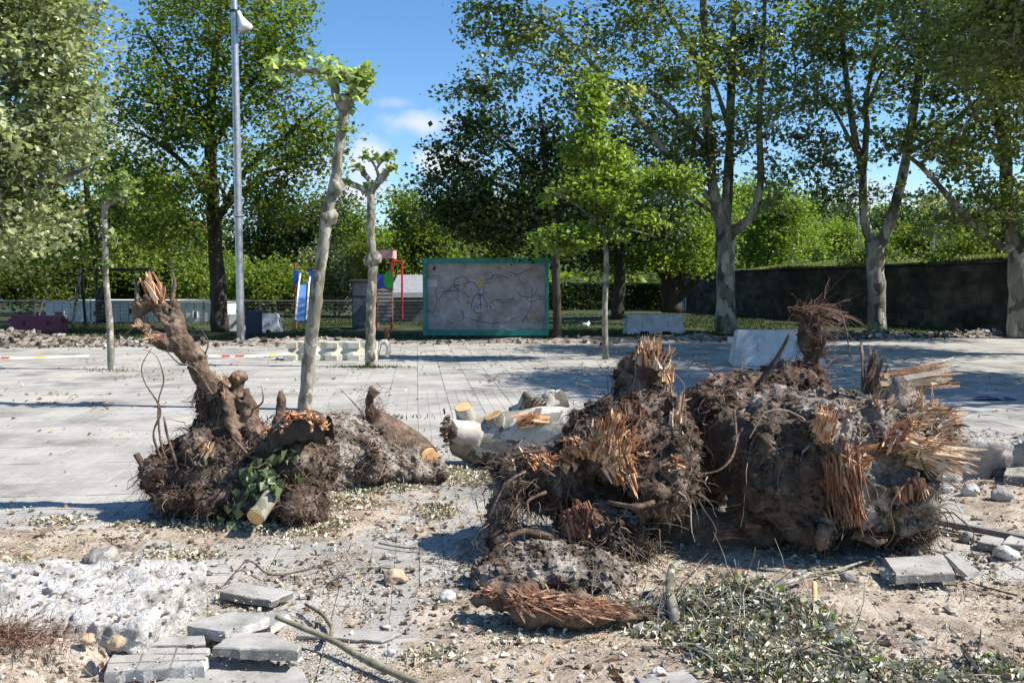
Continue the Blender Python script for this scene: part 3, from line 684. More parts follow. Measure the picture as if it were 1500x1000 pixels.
# T7 plane tree right of centre
PG = 'plane trees round the plaza'
tree('plane_tree', 'large forked plane tree right of the bright young tree, its trunk behind the grey barrier', 'tree',
     [limb([(1064, 488, 27), (1063, 420, 27), (1062, 350, 27), (1062, 330, 27)], [.36, .30, .30, .32]),
      limb([(1062, 345, 27), (1044, 270, 26.8), (1035, 150, 26.6), (1030, 0, 26.4), (1020, -120, 26.2)], [.22, .17, .14, .11, .05]),
      limb([(1062, 340, 27), (1068, 240, 27.3), (1072, 100, 27.6), (1078, -40, 27.8)], [.18, .15, .12, .06]),
      limb([(1065, 345, 27), (1098, 320, 26.8), (1114, 270, 26.6), (1112, 180, 26.5), (1118, 60, 26.4), (1122, -40, 26)], [.2, .14, .11, .09, .07, .04]),
      limb([(1050, 300, 26.9), (990, 240, 26), (900, 130, 25), (820, 50, 24.4), (740, 10, 24)], [.12, .10, .08, .05, .02]),
      limb([(1038, 220, 26.7), (960, 140, 26), (860, 110, 25.4), (760, 90, 25)], [.10, .07, .05, .02]),
      limb([(1034, 120, 26.6), (980, 20, 26), (900, -60, 25.6)], [.1, .07, .03]),
      limb([(1058, 320, 27), (1000, 285, 26), (950, 275, 25.5)], [.07, .05, .02]),
      limb([(1072, 200, 27.4), (1040, 110, 28.5), (990, 40, 29)], [.09, .06, .02])],
     [bl(735, 35, 24.2, 80, 42, 1.6), bl(700, 130, 24.2, 58, 40, 1.2), bl(820, 80, 24.6, 95, 70, 2.2), bl(920, 30, 25.5, 105, 65, 2.4), bl(880, 160, 25, 85, 50, 2), bl(990, 120, 26, 80, 90, 2.6), bl(1030, 220, 26.4, 65, 60, 2.2), bl(1090, 60, 26.4, 80, 80, 2.4), bl(1110, 170, 26.4, 50, 70, 2), bl(990, -60, 26, 120, 60, 3), bl(990, 260, 26, 55, 40, 1.6), bl(850, -40, 25, 90, 50, 2), bl(1130, 270, 26.6, 35, 45, 1.4), bl(900, -150, 25, 110, 70, 3), bl(1060, -190, 26, 120, 80, 3.2), bl(800, -110, 24, 60, 50, 2)],
     1150, 36, 0.13, LM, BARK_P, G(1064, 488), clr=0.27, group=PG, flatz=.5)
# T8
tree('plane_tree', 'plane tree with a pale sunlit trunk in front of the long dark wall', 'tree',
     [limb([(1285, 487, 27.5), (1284, 430, 27.5), (1281, 375, 27.5), (1280, 352, 27.5)], [.31, .27, .27, .31]),
      limb([(1279, 362, 27.5), (1266, 320, 27.5), (1262, 240, 27.4), (1250, 190, 27.4), (1236, 80, 27.2), (1228, -60, 27)], [.18, .14, .12, .10, .08, .04]),
      limb([(1264, 260, 27.4), (1270, 180, 27.2), (1268, 150, 27.2), (1285, 60, 27), (1292, -60, 27)], [.11, .09, .08, .06, .03]),
      limb([(1268, 160, 27.2), (1300, 90, 27), (1345, 10, 27), (1370, -50, 27)], [.06, .05, .04, .02]),
      limb([(1284, 362, 27.5), (1303, 330, 27.2), (1325, 240, 26.8), (1340, 150, 26.5), (1356, 20, 26), (1362, -80, 26)], [.21, .17, .15, .13, .1, .05]),
      limb([(1330, 225, 26.8), (1380, 190, 26), (1450, 130, 25.5)], [.08, .06, .03]),
      limb([(1262, 240, 27.4), (1220, 160, 27), (1180, 120, 27)], [.07, .05, .02])],
     [bl(1190, 60, 27, 75, 65, 2.2), bl(1180, 160, 27, 60, 60, 2), bl(1260, 30, 27, 80, 70, 2.6), bl(1215, 240, 27, 48, 50, 1.6), bl(1300, 130, 26.6, 75, 75, 2.4), bl(1370, 60, 26.4, 75, 80, 2.4), bl(1190, -40, 27, 100, 50, 2.4), bl(1330, -40, 26.4, 100, 50, 2.4), bl(1395, 170, 26, 60, 60, 1.8), bl(1250, 285, 27.4, 60, 22, 1.2, .6), bl(1350, 290, 27, 55, 25, 1.2, .6), bl(1240, -170, 26.5, 130, 80, 3.4), bl(1370, -150, 26, 110, 70, 3)],
     900, 34, 0.135, LM, BARK_P, G(1285, 487), clr=0.27, group=PG, flatz=.5)
# T9
tree('plane_tree', 'plane tree at the right edge with a low limb reaching left over the wall', 'tree',
     [limb([(1494, 492, 25), (1492, 430, 25), (1490, 365, 25)], [.34, .28, .27]),
      limb([(1490, 372, 25), (1476, 310, 25), (1472, 230, 25), (1462, 150, 25), (1466, 40, 25), (1470, -80, 25)], [.24, .19, .17, .15, .1, .05]),
      limb([(1488, 365, 25), (1450, 352, 24.6), (1400, 300, 24), (1345, 240, 23.6), (1290, 205, 23.2)], [.14, .11, .09, .06, .02]),
      limb([(1492, 365, 25), (1530, 320, 24.6), (1570, 220, 24)], [.16, .12, .05]), limb([(1345, 242, 23.6), (1400, 200, 23), (1460, 120, 22.5)], [.05, .04, .02]),
      limb([(1472, 250, 25), (1430, 170, 24.6), (1400, 100, 24.4)], [.08, .06, .02])],
     [bl(1440, 60, 24.6, 75, 75, 2.2), bl(1470, 180, 24.6, 60, 65, 1.8), bl(1400, 235, 24, 60, 35, 1.4), bl(1330, 215, 23.4, 55, 30, 1.2), bl(1460, 290, 24.4, 55, 40, 1.4), bl(1400, 335, 24.4, 65, 22, 1.2, .7), bl(1520, 120, 24, 70, 110, 2.2), bl(1480, -40, 24, 90, 60, 2.2), bl(1540, 300, 24, 60, 60, 2), bl(1500, -150, 24, 110, 80, 3.2)],
     720, 34, 0.13, LM, BARK_P, G(1494, 492), clr=0.27, group=PG, flatz=.5)
# plane trees that continue the row to the right, outside the frame; their canopies shade the plaza
for k, (bx, by, lb) in enumerate([(13.2, 18.8, 'plane tree just past the right edge whose canopy shades the paving'), (12.4, 12.2, 'plane tree outside the right edge, nearest the camera')]):
    b = V3(bx, by, 0)
    tree('plane_tree', lb, 'tree',
         [([b, b + V3(0, 0, 2.4), b + V3(0.1, 0, 3.2)], [.3, .25, .25]),
          ([b + V3(0, 0, 3), b + V3(-1.2, 0.4, 5.2), b + V3(-2.4, .3, 7.5), b + V3(-3.2, 0, 9.5)], [.18, .13, .09, .04]),
          ([b + V3(0, 0, 3), b + V3(1.1, -0.6, 5.2), b + V3(2, -.5, 8), b + V3(2.2, -.4, 10)], [.18, .13, .09, .04]),
          ([b + V3(0, 0, 3), b + V3(-.3, -1.6, 5.4), b + V3(-.8, -2.8, 8)], [.15, .1, .04]), ([b + V3(0, 0, 3), b + V3(.3, 1.8, 5.6), b + V3(-.2, 3, 8.5)], [.15, .1, .04])],
         [(b + V3(-2.6, 0, 7.4), (1.9, 2.6, 1.5)), (b + V3(-1, 2.4, 7.2), (2.2, 1.8, 1.5)), (b + V3(-.8, -2.4, 7.0), (2.2, 1.8, 1.4)), (b + V3(1.8, 0, 7.6), (2.2, 2.6, 1.6)), (b + V3(-1, 0, 9.4), (2.6, 2.8, 1.3)), (b + V3(1, 0, 10.2), (2, 2.2, 1.1)), (b + V3(-3.3, 1, 9), (1.3, 1.6, .8)), (b + V3(.5, .3, 5.6), (2.4, 2.4, .8))],
         760, 58, 0.12, LM, BARK_P, b, clr=0.34, group=PG)

# bushes and low trees behind
def bush(name, label, blobs, ncl, lpc, ls, leafm, base, clr=0.3, group=None, droop=0.2, cat='bush', flatz=0.7):
    b = np.asarray(base)
    top = np.mean([x[0] for x in blobs], axis=0)
    return tree(name, label, cat, [([b, (b + top) / 2, top], [.06, .05, .02]), ([b + V3(.2, 0, 0), (b + top) / 2 + V3(.5, 0, 0), top + V3(.8, 0, .2)], [.05, .04, .015])], blobs, ncl, lpc, ls, leafm, BARK_D, base, clr=clr, group=group, sides=6, zmin=0.1, droop=droop, twig=0.008, shell=0.3, flatz=flatz)
bush('hazel_bush', 'sunlit yellow-green bush at the left edge behind the maroon barrier', [bl(50, 415, 44, 75, 45, 2.2), bl(-20, 400, 44, 60, 50, 2.2), bl(120, 400, 45, 40, 40, 1.8)], 300, 60, 0.16, LY, G(50, 466), clr=0.4)
bush('willow_bush', 'drooping light green willow bush behind the white low building', [bl(190, 415, 50, 70, 45, 2.5), bl(150, 395, 50, 50, 35, 2.2), bl(255, 420, 50, 45, 40, 2)], 300, 60, 0.17, LY, G(190, 459), clr=0.42, droop=1.2, flatz=1.2)
bush('hazel_bush', 'bright green leafy bush right of the lamp post behind the wire fence', [bl(395, 420, 41, 60, 42, 2), bl(350, 415, 41, 35, 45, 1.6), bl(300, 410, 47, 50, 45, 2), bl(440, 425, 41, 25, 35, 1.2)], 360, 60, 0.15, LB, G(395, 466), clr=0.36)
bush('silver_shrub', 'silvery pale shrub between the two pollarded planes', [bl(490, 425, 43, 35, 42, 1.6), bl(520, 400, 43, 30, 45, 1.6), bl(470, 385, 43, 25, 35, 1.4)], 190, 60, 0.13, LP, G(490, 464), clr=0.32)
bush('round_tree', 'round mid-green tree between the middle pollard and the notice board', [bl(590, 320, 42, 55, 48, 2.5), bl(570, 375, 42, 65, 50, 2.5), bl(625, 350, 42, 35, 40, 1.8), bl(530, 330, 43, 35, 40, 2), bl(640, 385, 43, 40, 30, 1.6)], 430, 56, 0.16, LG, G(590, 466), clr=0.42, cat='tree')
bush('hazel_bush', 'olive-green bushes showing above the notice board', [bl(680, 370, 50, 55, 25, 2.5), bl(740, 372, 50, 45, 22, 2.2), bl(640, 345, 55, 30, 20, 2)], 200, 56, 0.17, LY, G(690, 459), clr=0.42)
bush('field_maple', 'bright rounded tree beyond the wall, right of the forked plane tree', [bl(1120, 350, 52, 50, 45, 2.6), bl(1140, 310, 52, 50, 40, 2.6), bl(1090, 300, 53, 40, 40, 2.4), bl(1180, 350, 54, 30, 30, 2)], 420, 60, 0.18, LB, P(1120, 415, 52), clr=0.45, cat='tree')
for k, (px, py, Y, r, m, lb) in enumerate([
        (1225, 345, 62, 35, LB, 'light green bush on the bank, left of the sunlit plane trunk'),
        (1345, 350, 58, 42, LG, 'mid-green bush on the bank, right of the sunlit plane trunk'),
        (1415, 345, 50, 40, LY, 'yellow-green bush above the wall near the right edge'),
        (1470, 335, 48, 38, LG, 'leafy bush above the wall beside the right-edge plane'),
        (1290, 335, 75, 40, LG, 'distant green bush seen through the fork of the sunlit plane')]):
    bush('bank_bush', lb, [bl(px, py, Y, r, 28, 2.4), bl(px + 22, py + 10, Y, r * .7, 22, 2)], 170, 50, 0.18, m, P(px, 385, Y), clr=0.45, group='bushes on the bank behind the wall')
for k, (s0, t0, lb) in enumerate([(-3.5, 1.2, 'dark leafy shrub leaning over the wall top at the right edge'), (0.5, 1.3, 'leafy shrub hanging over the wall just left of the right-edge plane'), (5.5, 1.4, 'shrub over the wall top between the two right-hand planes'), (11, 1.6, 'small shrub on the wall top right of the sunlit plane trunk')]):
    q = wall_pt(s0, t0); z = 2.5; bush('wall_shrub', lb, [(V3(q[0], q[1], z + .5), np.array([1.3, 1.6, .55]), 1.0), (V3(q[0] - .9, q[1], z + .05), np.array([.6, 1.2, .35]), 1.0)], 60, 46, .12, (LG, LY, LG, LY)[k], V3(q[0], q[1], 2.3), clr=.28, group='bushes on the bank behind the wall')
tree('backdrop_tree', 'dark tree behind the swing, left of the tall green tree trunk', 'tree', [limb([(225, 465, 48), (226, 380, 48), (230, 280, 48)], [.3, .22, .08])], [bl(215, 300, 48, 75, 50, 3), bl(250, 350, 48, 85, 45, 3), bl(170, 340, 48, 60, 50, 2.6)], 380, 46, .18, LG, BARK_D, P(225, 461, 48) * [1, 1, 0], clr=.5)
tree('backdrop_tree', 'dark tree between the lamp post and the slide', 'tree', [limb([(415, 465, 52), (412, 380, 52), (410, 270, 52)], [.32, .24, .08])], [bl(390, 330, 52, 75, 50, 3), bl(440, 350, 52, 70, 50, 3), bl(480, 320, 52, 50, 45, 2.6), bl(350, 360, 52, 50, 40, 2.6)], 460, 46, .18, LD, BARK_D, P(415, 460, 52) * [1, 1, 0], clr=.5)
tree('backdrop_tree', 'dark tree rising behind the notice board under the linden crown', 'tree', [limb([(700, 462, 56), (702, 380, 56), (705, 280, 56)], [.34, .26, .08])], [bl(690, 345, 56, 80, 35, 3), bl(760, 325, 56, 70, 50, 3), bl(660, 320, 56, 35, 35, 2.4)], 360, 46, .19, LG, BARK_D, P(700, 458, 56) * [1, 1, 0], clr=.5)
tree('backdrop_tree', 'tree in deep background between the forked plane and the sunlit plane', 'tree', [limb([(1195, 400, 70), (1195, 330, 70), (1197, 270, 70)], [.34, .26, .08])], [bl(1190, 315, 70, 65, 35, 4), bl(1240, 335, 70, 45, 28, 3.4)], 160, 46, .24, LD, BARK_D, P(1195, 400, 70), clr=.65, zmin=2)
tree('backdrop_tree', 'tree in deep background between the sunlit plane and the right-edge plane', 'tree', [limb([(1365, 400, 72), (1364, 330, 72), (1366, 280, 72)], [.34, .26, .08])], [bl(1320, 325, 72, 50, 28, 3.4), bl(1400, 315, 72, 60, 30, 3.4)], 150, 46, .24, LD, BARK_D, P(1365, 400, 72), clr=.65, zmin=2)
# far wooded slope: reads as one mass
n = 2600
x = rs.uniform(-170, 210, n); y = 70 + 230 * rs.rand(n); z = land_z(x, y)
c = np.stack([x, y, z + 1.5 + 1.5 * rs.rand(n)], -1); c = np.repeat(c, 26, axis=0) + rs.normal(size=(n * 26, 3)) * np.array([1.9, 1.9, 1.5])
wm = MB(); leaves(wm, c, 0.9 + 0.5 * rs.rand(len(c)), a=np.repeat(rs.rand(n), 26) * 0.7 + 0.3 * rs.rand(len(c))); wm.build('far_woods', LG, kind='stuff')
# hedge along the back of the lawn
hx = MB(); n = 30000
a0, a1 = G(790, 455), G(1005, 453)
t = rs.rand(n); side = rs.rand(n)
c = a0 * (1 - t[:, None]) + a1 * t[:, None]; c[:, 1] += rs.uniform(-.5, .5, n); c[:, 2] = 1.75 * rs.rand(n) ** 0.7; leaves(hx, c, 0.12 + .08 * rs.rand(n))
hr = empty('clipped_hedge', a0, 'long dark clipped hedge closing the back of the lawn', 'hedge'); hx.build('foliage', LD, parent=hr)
hs = MB(); st = np.array([a0 * (1 - q) + a1 * q for q in rs.rand(60)]); many_tubes(hs, np.stack([st, st + V3(0, 0, .8), st + V3(.1, .1, 1.5)], 1), np.full(60, .03), np.full(60, .01), sides=4); hs.build('stems', BARK_D, parent=hr, kind='stuff')

# ------------------------------------------------------------------ pollarded planes
def pollard(label, base_px, trunk, arms, tufts, seed, nleaf=60, lsz=0.1, knobs=()):
    base = G(*base_px); Y = base[1]
    root = empty('pollarded_plane', base, label, 'tree', 'pollarded planes in the plaza')
    mb = MB()
    trunk = [(a_, b_, r_ * .86) for a_, b_, r_ in trunk]
    pts = [P(px, py, Y) for px, py, r in trunk]; pts[0] = base - V3(0, 0, .05)
    tube(mb, pts, [r for *_, r in trunk], sides=14, step=0.08, rough=0.14, rfreq=7, seed=seed)
    for (px, py, r) in knobs:
        v, q = lump([('e', P(px, py, Y - .03), (r, r, r * 1.1))], h=0.025, amp=0.02, freq=14, seed=seed); mb.add(v, q)
    for arm in arms:
        tube(mb, [P(px, py, Y + d) for px, py, d, r in arm], [r for *_, r in arm], sides=9, step=0.06, rough=0.3, rfreq=14, seed=seed + 3)
    mb.build('trunk', BARK_Y, parent=root, smooth=True)
    lm = MB(); tw = MB()
    for (px, py, rx, ry, n) in tufts:
        c0 = P(px, py, Y); R = np.array([rx * Y / FPX, rx * Y / FPX, ry * Y / FPX])
        k = max(3, n // 7); e = c0 + rs.normal(size=(k, 3)) * R * 0.45
        many_tubes(tw, np.stack([np.repeat(c0[None] - V3(0, 0, R[2] * .7), k, 0), (c0 + e) / 2 + rs.normal(size=(k, 3)) * .02, e], 1), np.full(k, .008), np.full(k, .003), sides=4)
        cc = np.repeat(e, 7, axis=0) + rs.normal(size=(k * 7, 3)) * 0.05
        leaves(lm, cc, lsz * (0.6 + 0.7 * rs.rand(len(cc))), droop=0.6, aspect=1.0, curl=0.3)
    tw.build('shoots', BARK_Y, parent=root, kind='stuff'); lm.build('crown', LEAFP, parent=root)
    return root
LEAFP = leafmat('leaf_young_plane', (0.10, 0.14, 0.04), (0.25, 0.31, 0.11), (0.48, 0.54, 0.27), transl=0.45, rough=0.45)
pollard('leaning pollarded plane with a burled trunk rising behind the left root mass', (447, 599),
        [(447, 599, .105), (453, 520, .092), (463, 440, .088), (473, 365, .085), (480, 310, .082), (488, 280, .078), (492, 262, .08), (495, 230, .07), (500, 190, .066), (503, 170, .07), (504, 150, .085), (503, 138, .05)],
        [[(488, 285, 0, .05), (497, 272, 0, .06), (503, 268, 0, .045)], [(500, 160, 0, .05), (492, 140, 0, .05), (485, 118, 0, .045), (460, 104, 0, .035), (425, 104, 0, .022), (408, 100, 0, .015)],
         [(505, 152, 0, .04), (515, 135, 0, .045), (526, 128, 0, .04)], [(480, 315, -.05, .04), (474, 318, -.09, .055), (470, 320, -.1, .03)], [(497, 182, 0, .03), (507, 180, 0, .045), (511, 178, 0, .02)]],
        [(405, 97, 26, 14, 70), (470, 104, 26, 16, 60), (490, 112, 16, 14, 40), (522, 122, 26, 22, 150), (535, 112, 14, 14, 50), (515, 150, 12, 12, 30), (506, 190, 7, 6, 10), (440, 98, 14, 8, 24)], 3, lsz=0.105,
        knobs=((492, 275, .085), (484, 318, .09), (504, 152, .10)))
pollard('slim straight pollarded plane with four stubby arms behind the concrete barrier', (541, 537),
        [(541, 537, .115), (544, 440, .10), (546, 385, .11), (545, 370, .10), (543, 330, .085), (543, 285, .085), (543, 276, .08)],
        [[(543, 285, 0, .07), (530, 276, 0, .06), (516, 270, 0, .05), (506, 264, 0, .04)], [(543, 282, 0, .07), (552, 268, 0, .08), (562, 258, 0, .075), (568, 250, 0, .05)],
         [(543, 282, 0, .06), (540, 262, 0, .05), (534, 256, 0, .05), (531, 250, 0, .04)], [(556, 262, 0, .03), (550, 245, 0, .025), (538, 228, 0, .015)], [(550, 250, 0, .025), (560, 236, 0, .025), (574, 228, 0, .015)]],
        [(534, 228, 6, 6, 14), (562, 232, 12, 7, 36), (574, 226, 6, 5, 14), (530, 252, 7, 9, 24), (570, 244, 8, 10, 36), (508, 262, 5, 5, 10), (543, 272, 5, 5, 6)], 5, lsz=0.11,
        knobs=((550, 378, .12), (542, 381, .12), (544, 520, .10)))
pollard('thin pale pollarded plane at the left with a small leafy shoot on its top', (163, 541),
        [(163, 541, .075), (161, 480, .068), (158, 440, .062), (155, 400, .06), (154, 340, .062), (153, 302, .06), (153, 296, .05)],
        [[(154, 345, 0, .03), (164, 350, 0, .025), (168, 352, 0, .02)], [(154, 305, 0, .04), (160, 298, 0, .035), (178, 288, 0, .03), (192, 278, 0, .02)]],
        [(170, 352, 9, 14, 34), (186, 285, 22, 16, 110), (185, 262, 18, 14, 60), (152, 294, 8, 5, 14), (160, 385, 5, 5, 8)], 8, lsz=0.11)
def thin_tree(px, y0, y1, Y, r, label, mat=BARK_P):
    b = P(px, y0, Y); root = empty('young_tree', b, label, 'tree'); mb = MB(); tube(mb, [b, P(px + 1, (y0 + y1) / 2, Y), P(px, y1, Y)], [r, r * .8, r * .6], sides=8, step=.2, rough=.15); mb.build('trunk', mat, parent=root, smooth=True)
    lm = MB(); c = P(px, y1, Y) + rs.normal(size=(900, 3)) * np.array([1.0, 1.0, .5]); leaves(lm, c, .13 + .08 * rs.rand(900)); lm.build('crown', LG, parent=root)
thin_tree(200, 476, 385, 33.5, .13, 'young pale-trunked tree standing inside the swing frame')
# ------------------------------------------------------------------ walls, fences, buildings, playground
# long stone wall on the right
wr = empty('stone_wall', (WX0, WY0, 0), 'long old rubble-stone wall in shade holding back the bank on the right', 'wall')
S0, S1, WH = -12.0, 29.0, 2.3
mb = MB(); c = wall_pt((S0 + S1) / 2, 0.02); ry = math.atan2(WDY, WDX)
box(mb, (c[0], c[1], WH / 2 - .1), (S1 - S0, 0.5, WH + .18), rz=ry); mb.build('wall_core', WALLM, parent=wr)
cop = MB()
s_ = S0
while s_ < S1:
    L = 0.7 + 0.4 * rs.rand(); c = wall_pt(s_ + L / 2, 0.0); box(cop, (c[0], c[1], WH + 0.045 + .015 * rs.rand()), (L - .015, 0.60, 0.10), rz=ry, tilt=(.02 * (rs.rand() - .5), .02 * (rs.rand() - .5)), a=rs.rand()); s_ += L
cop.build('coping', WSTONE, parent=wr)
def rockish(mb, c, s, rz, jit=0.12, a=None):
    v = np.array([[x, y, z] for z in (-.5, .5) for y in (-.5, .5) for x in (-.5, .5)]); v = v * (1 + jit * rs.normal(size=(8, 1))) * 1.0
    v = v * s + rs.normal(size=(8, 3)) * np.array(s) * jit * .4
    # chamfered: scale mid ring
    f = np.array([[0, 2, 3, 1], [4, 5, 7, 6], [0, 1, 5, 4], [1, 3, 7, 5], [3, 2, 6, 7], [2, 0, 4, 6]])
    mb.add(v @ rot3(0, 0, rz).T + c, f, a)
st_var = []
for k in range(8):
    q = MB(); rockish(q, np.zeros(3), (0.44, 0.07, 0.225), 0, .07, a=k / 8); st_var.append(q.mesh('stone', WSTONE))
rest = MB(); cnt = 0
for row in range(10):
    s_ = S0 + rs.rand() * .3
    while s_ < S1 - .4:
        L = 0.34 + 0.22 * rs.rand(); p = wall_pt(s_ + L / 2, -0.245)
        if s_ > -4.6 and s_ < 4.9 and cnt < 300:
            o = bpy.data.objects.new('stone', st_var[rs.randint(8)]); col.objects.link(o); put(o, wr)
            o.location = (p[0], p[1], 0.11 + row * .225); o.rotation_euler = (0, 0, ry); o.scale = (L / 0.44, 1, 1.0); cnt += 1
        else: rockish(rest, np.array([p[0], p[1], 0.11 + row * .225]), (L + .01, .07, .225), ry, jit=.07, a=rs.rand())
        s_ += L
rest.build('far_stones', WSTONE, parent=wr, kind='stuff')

# wire fence across the left background
def fence(x0, x1, Y, top, label, posts=2.0):
    r = empty('wire_fence', (x0, Y, 0), label, 'fence')
    mb = MB(); tube(mb, [V3(x0, Y, top), V3(x1, Y, top)], .025, sides=5); mb.build('top_rail', WIRE, parent=r)
    n = int((x1 - x0) / posts)
    for k in range(n + 1):
        x = x0 + (x1 - x0) * k / n; mb = MB(); tube(mb, [V3(x, Y + .03, -.1), V3(x, Y + .03, top + .05)], .028, sides=6); mb.build('post', WIRE, parent=r)
    m = MB(); xs = np.arange(x0, x1, .12); pts = np.stack([np.stack([xs, 0 * xs + Y - .02, 0 * xs + .05], -1), np.stack([xs, 0 * xs + Y - .02, 0 * xs + top], -1)], 1)
    many_tubes(m, pts, np.full(len(xs), .004), np.full(len(xs), .004)); zs = np.arange(.1, top, .15)
    pts = np.stack([np.stack([0 * zs + x0, 0 * zs + Y - .02, zs], -1), np.stack([0 * zs + x1, 0 * zs + Y - .02, zs], -1)], 1); many_tubes(m, pts, np.full(len(zs), .004), np.full(len(zs), .004))
    m.build('wire_mesh', WIRE, parent=r, kind='stuff'); return r
fence(-21, -3.2, 33.5, 0.95, 'low wire-mesh fence running behind the playground')

# low white building
a, b = P(66, 470, 37), P(325, 470, 37); top = P(66, 443, 37)[2]
r = empty('white_building', ((a[0] + b[0]) / 2, 39, 0), 'long low white building with narrow slit windows behind the swing', 'building')
W = b[0] - a[0]; cx = (a[0] + b[0]) / 2
mb = MB(); box(mb, (cx, 39.6, top / 2 - .1), (W, 5, top + .2)); mb.build('walls', WHITEP, parent=r)
mb = MB(); box(mb, (cx, 39.6, top + .03), (W + .1, 5.1, .06)); mb.build('roof', WHITEP, parent=r)
k = a[0] + .35
while k < b[0] - .2:
    mb = MB(); box(mb, (k, 37.09, top / 2), (.02, .02, top - .05)); mb.build('panel_joint', flat('joint_grey', (.3, .3, .32)) if 'joint_grey' not in bpy.data.materials else bpy.data.materials['joint_grey'], parent=r); k += .36
for px, w, y0, y1 in ((87, 14, 457, 462), (143, 12, 456, 462), (195, 14, 452, 459), (240, 34, 450, 459), (286, 6, 457, 464)):
    p = P(px, (y0 + y1) / 2, 37.08); mb = MB(); box(mb, (p[0], 37.08, p[2]), (w * 37 / FPX, .06, (y1 - y0) * 37 / FPX)); f = mb.build('window', GLASSD, parent=r)
    for sx in (-1, 1): mb = MB(); box(mb, (p[0] + sx * w * 18.5 / FPX, 37.05, p[2]), (.05, .06, (y1 - y0) * 37 / FPX + .05)); mb.build('frame', WHITEP, parent=f)
# houses glimpsed far left and behind the board
def house(px, py0, py1, Y, wpx, label, rm, wm, dpt=9):
    c = P(px, py1, Y); t = P(px, py0, Y)[2]; w = wpx * Y / FPX; b = land_z(np.array([c[0]]), np.array([Y]))[0] - 1
    r = empty('house', (c[0], Y, b), label, 'house'); mb = MB(); box(mb, (c[0], Y + dpt / 2, (t + b) / 2), (w, dpt, t - b)); mb.build('walls', wm, parent=r)
    mb = MB(); prism(mb, [(-w / 2 - .4, t), (w / 2 + .4, t), (w / 2 - 1.2, t + 2.0), (-w / 2 + 1.2, t + 2.0)], Y - .4, Y + dpt + .4, loc=(c[0], 0, 0)); mb.build('roof', rm, parent=r)
    for kz in np.arange(t - 1.4, max(b + 1, t - 8), -2.9):
        for kx in np.arange(-w / 2 + 1.2, w / 2 - .8, 2.4):
            mb = MB(); box(mb, (c[0] + kx, Y - .02, kz), (1.0, .12, 1.3)); f = mb.build('window', GLASSD, parent=r); mb = MB(); box(mb, (c[0] + kx, Y - .06, kz - .7), (1.2, .2, .08)); mb.build('sill', wm, parent=f)
house(72, 312, 340, 110, 60, 'pale house with a reddish roof glimpsed through the left trees', TILER, HOUSEW)
house(120, 325, 355, 125, 40, 'second pale house right of it, between the tree crowns', TILER, HOUSEW)
house(640, 322, 350, 150, 22, 'grey-roofed house just left of the dark linden', ROOFG, HOUSEW)
house(1395, 330, 350, 120, 20, 'small white house on the slope above the wall', ROOFG, WHITEP)
house(275, 342, 370, 130, 45, 'ochre house behind the tall green tree', TILER, flat('ochre_render', (.5, .38, .25), .9))
# kiosk roof left of board
r = empty('park_kiosk', P(600, 470, 36), 'low park building with a grey sloping roof left of the notice board', 'building')
c = P(604, 440, 36); w = 34 * 36 / FPX * 1.6
mb = MB(); box(mb, (c[0], 37.4, .55), (w, 2.4, 1.3)); mb.build('walls', GREYW, parent=r)
mb = MB(); v = [[c[0] - w / 2 - .2, 36, 1.25], [c[0] + w / 2 + .2, 36, 1.25], [c[0] + w / 2 + .2, 38.8, 2.05], [c[0] - w / 2 - .2, 38.8, 2.05], [c[0] - w / 2 - .2, 36, 1.18], [c[0] + w / 2 + .2, 36, 1.18], [c[0] + w / 2 + .2, 38.8, 1.18], [c[0] - w / 2 - .2, 38.8, 1.18]]
mb.add(v, BOXF[:, ::-1]); mb.build('roof', ROOFG, parent=r)
mb = MB(); box(mb, (c[0], 35.97, 1.12), (w + .45, .06, .14)); mb.build('fascia', WHITEP, parent=r)
# swing set
Y = 32.5; r = empty('swing_frame', P(170, 478, Y), 'black A-frame swing without seats left of the white building', 'swing')
def bar(r, name, a, b, rad, mat, sides=8):
    mb = MB(); tube(mb, [a, b], rad, sides=sides); return mb.build(name, mat, parent=r, smooth=False)
tl, tr = P(119, 394, Y), P(222, 394, Y); bar(r, 'crossbar', tl, tr, .055, BLACKP)
for t_, dx in ((tl, -.35), (tr, .42)):
    for sy in (-1, 1): bar(r, 'leg', t_ + V3(0, 0, .03), V3(t_[0] + (dx if sy > 0 else .05), Y + sy * .9, -.02), .055, BLACKP)
# light grey pole behind
r = empty('grey_post', P(253, 474, 35.5), 'thin light grey post behind the broken root arm, right of the swing', 'post'); p = P(253, 474, 35.5); p[2] = 0
bar(r, 'pole', p, P(253, 376, 35.5), .06, STEEL); bar(r, 'collar', p, p + V3(0, 0, .12), .09, STEEL)
# lamp post
b = G(353, 501); b0 = b.copy(); top = V3(b[0], b[1], 11.5)
r = empty('lamp_post', b, 'tall round galvanised lamp post at the edge of the plaza, left of centre', 'lamp post')
mb = MB(); tube(mb, [b, V3(b[0], b[1], 5), top], [.105, .098, .08], sides=20, step=1.0); mb.build('pole', STEEL, parent=r, smooth=True)
mb = MB(); tube(mb, [b, b + V3(0, 0, .05)], .2, sides=16); mb.build('base_plate', STEEL, parent=r)
z = P(350, 17, b[1])[2]; mb = MB(); tube(mb, [V3(b[0], b[1], z - .03), V3(b[0], b[1], z + .03)], .112, sides=20); mb.build('clamp', BLACKP, parent=r)
q = V3(b[0] + .12, b[1] - .05, z - .02); lampo = MB(); tube(lampo, [q, q + V3(.06, 0, -.16), q + V3(.18, -.02, -.42), q + V3(.21, -.02, -.47)], [.05, .07, .19, .2], sides=18); hd = lampo.build('lamp_head', LAMPW, parent=r, smooth=True)
bar(r, 'bracket', V3(b[0], b[1], z), q + V3(.02, 0, .02), .02, BLACKP)
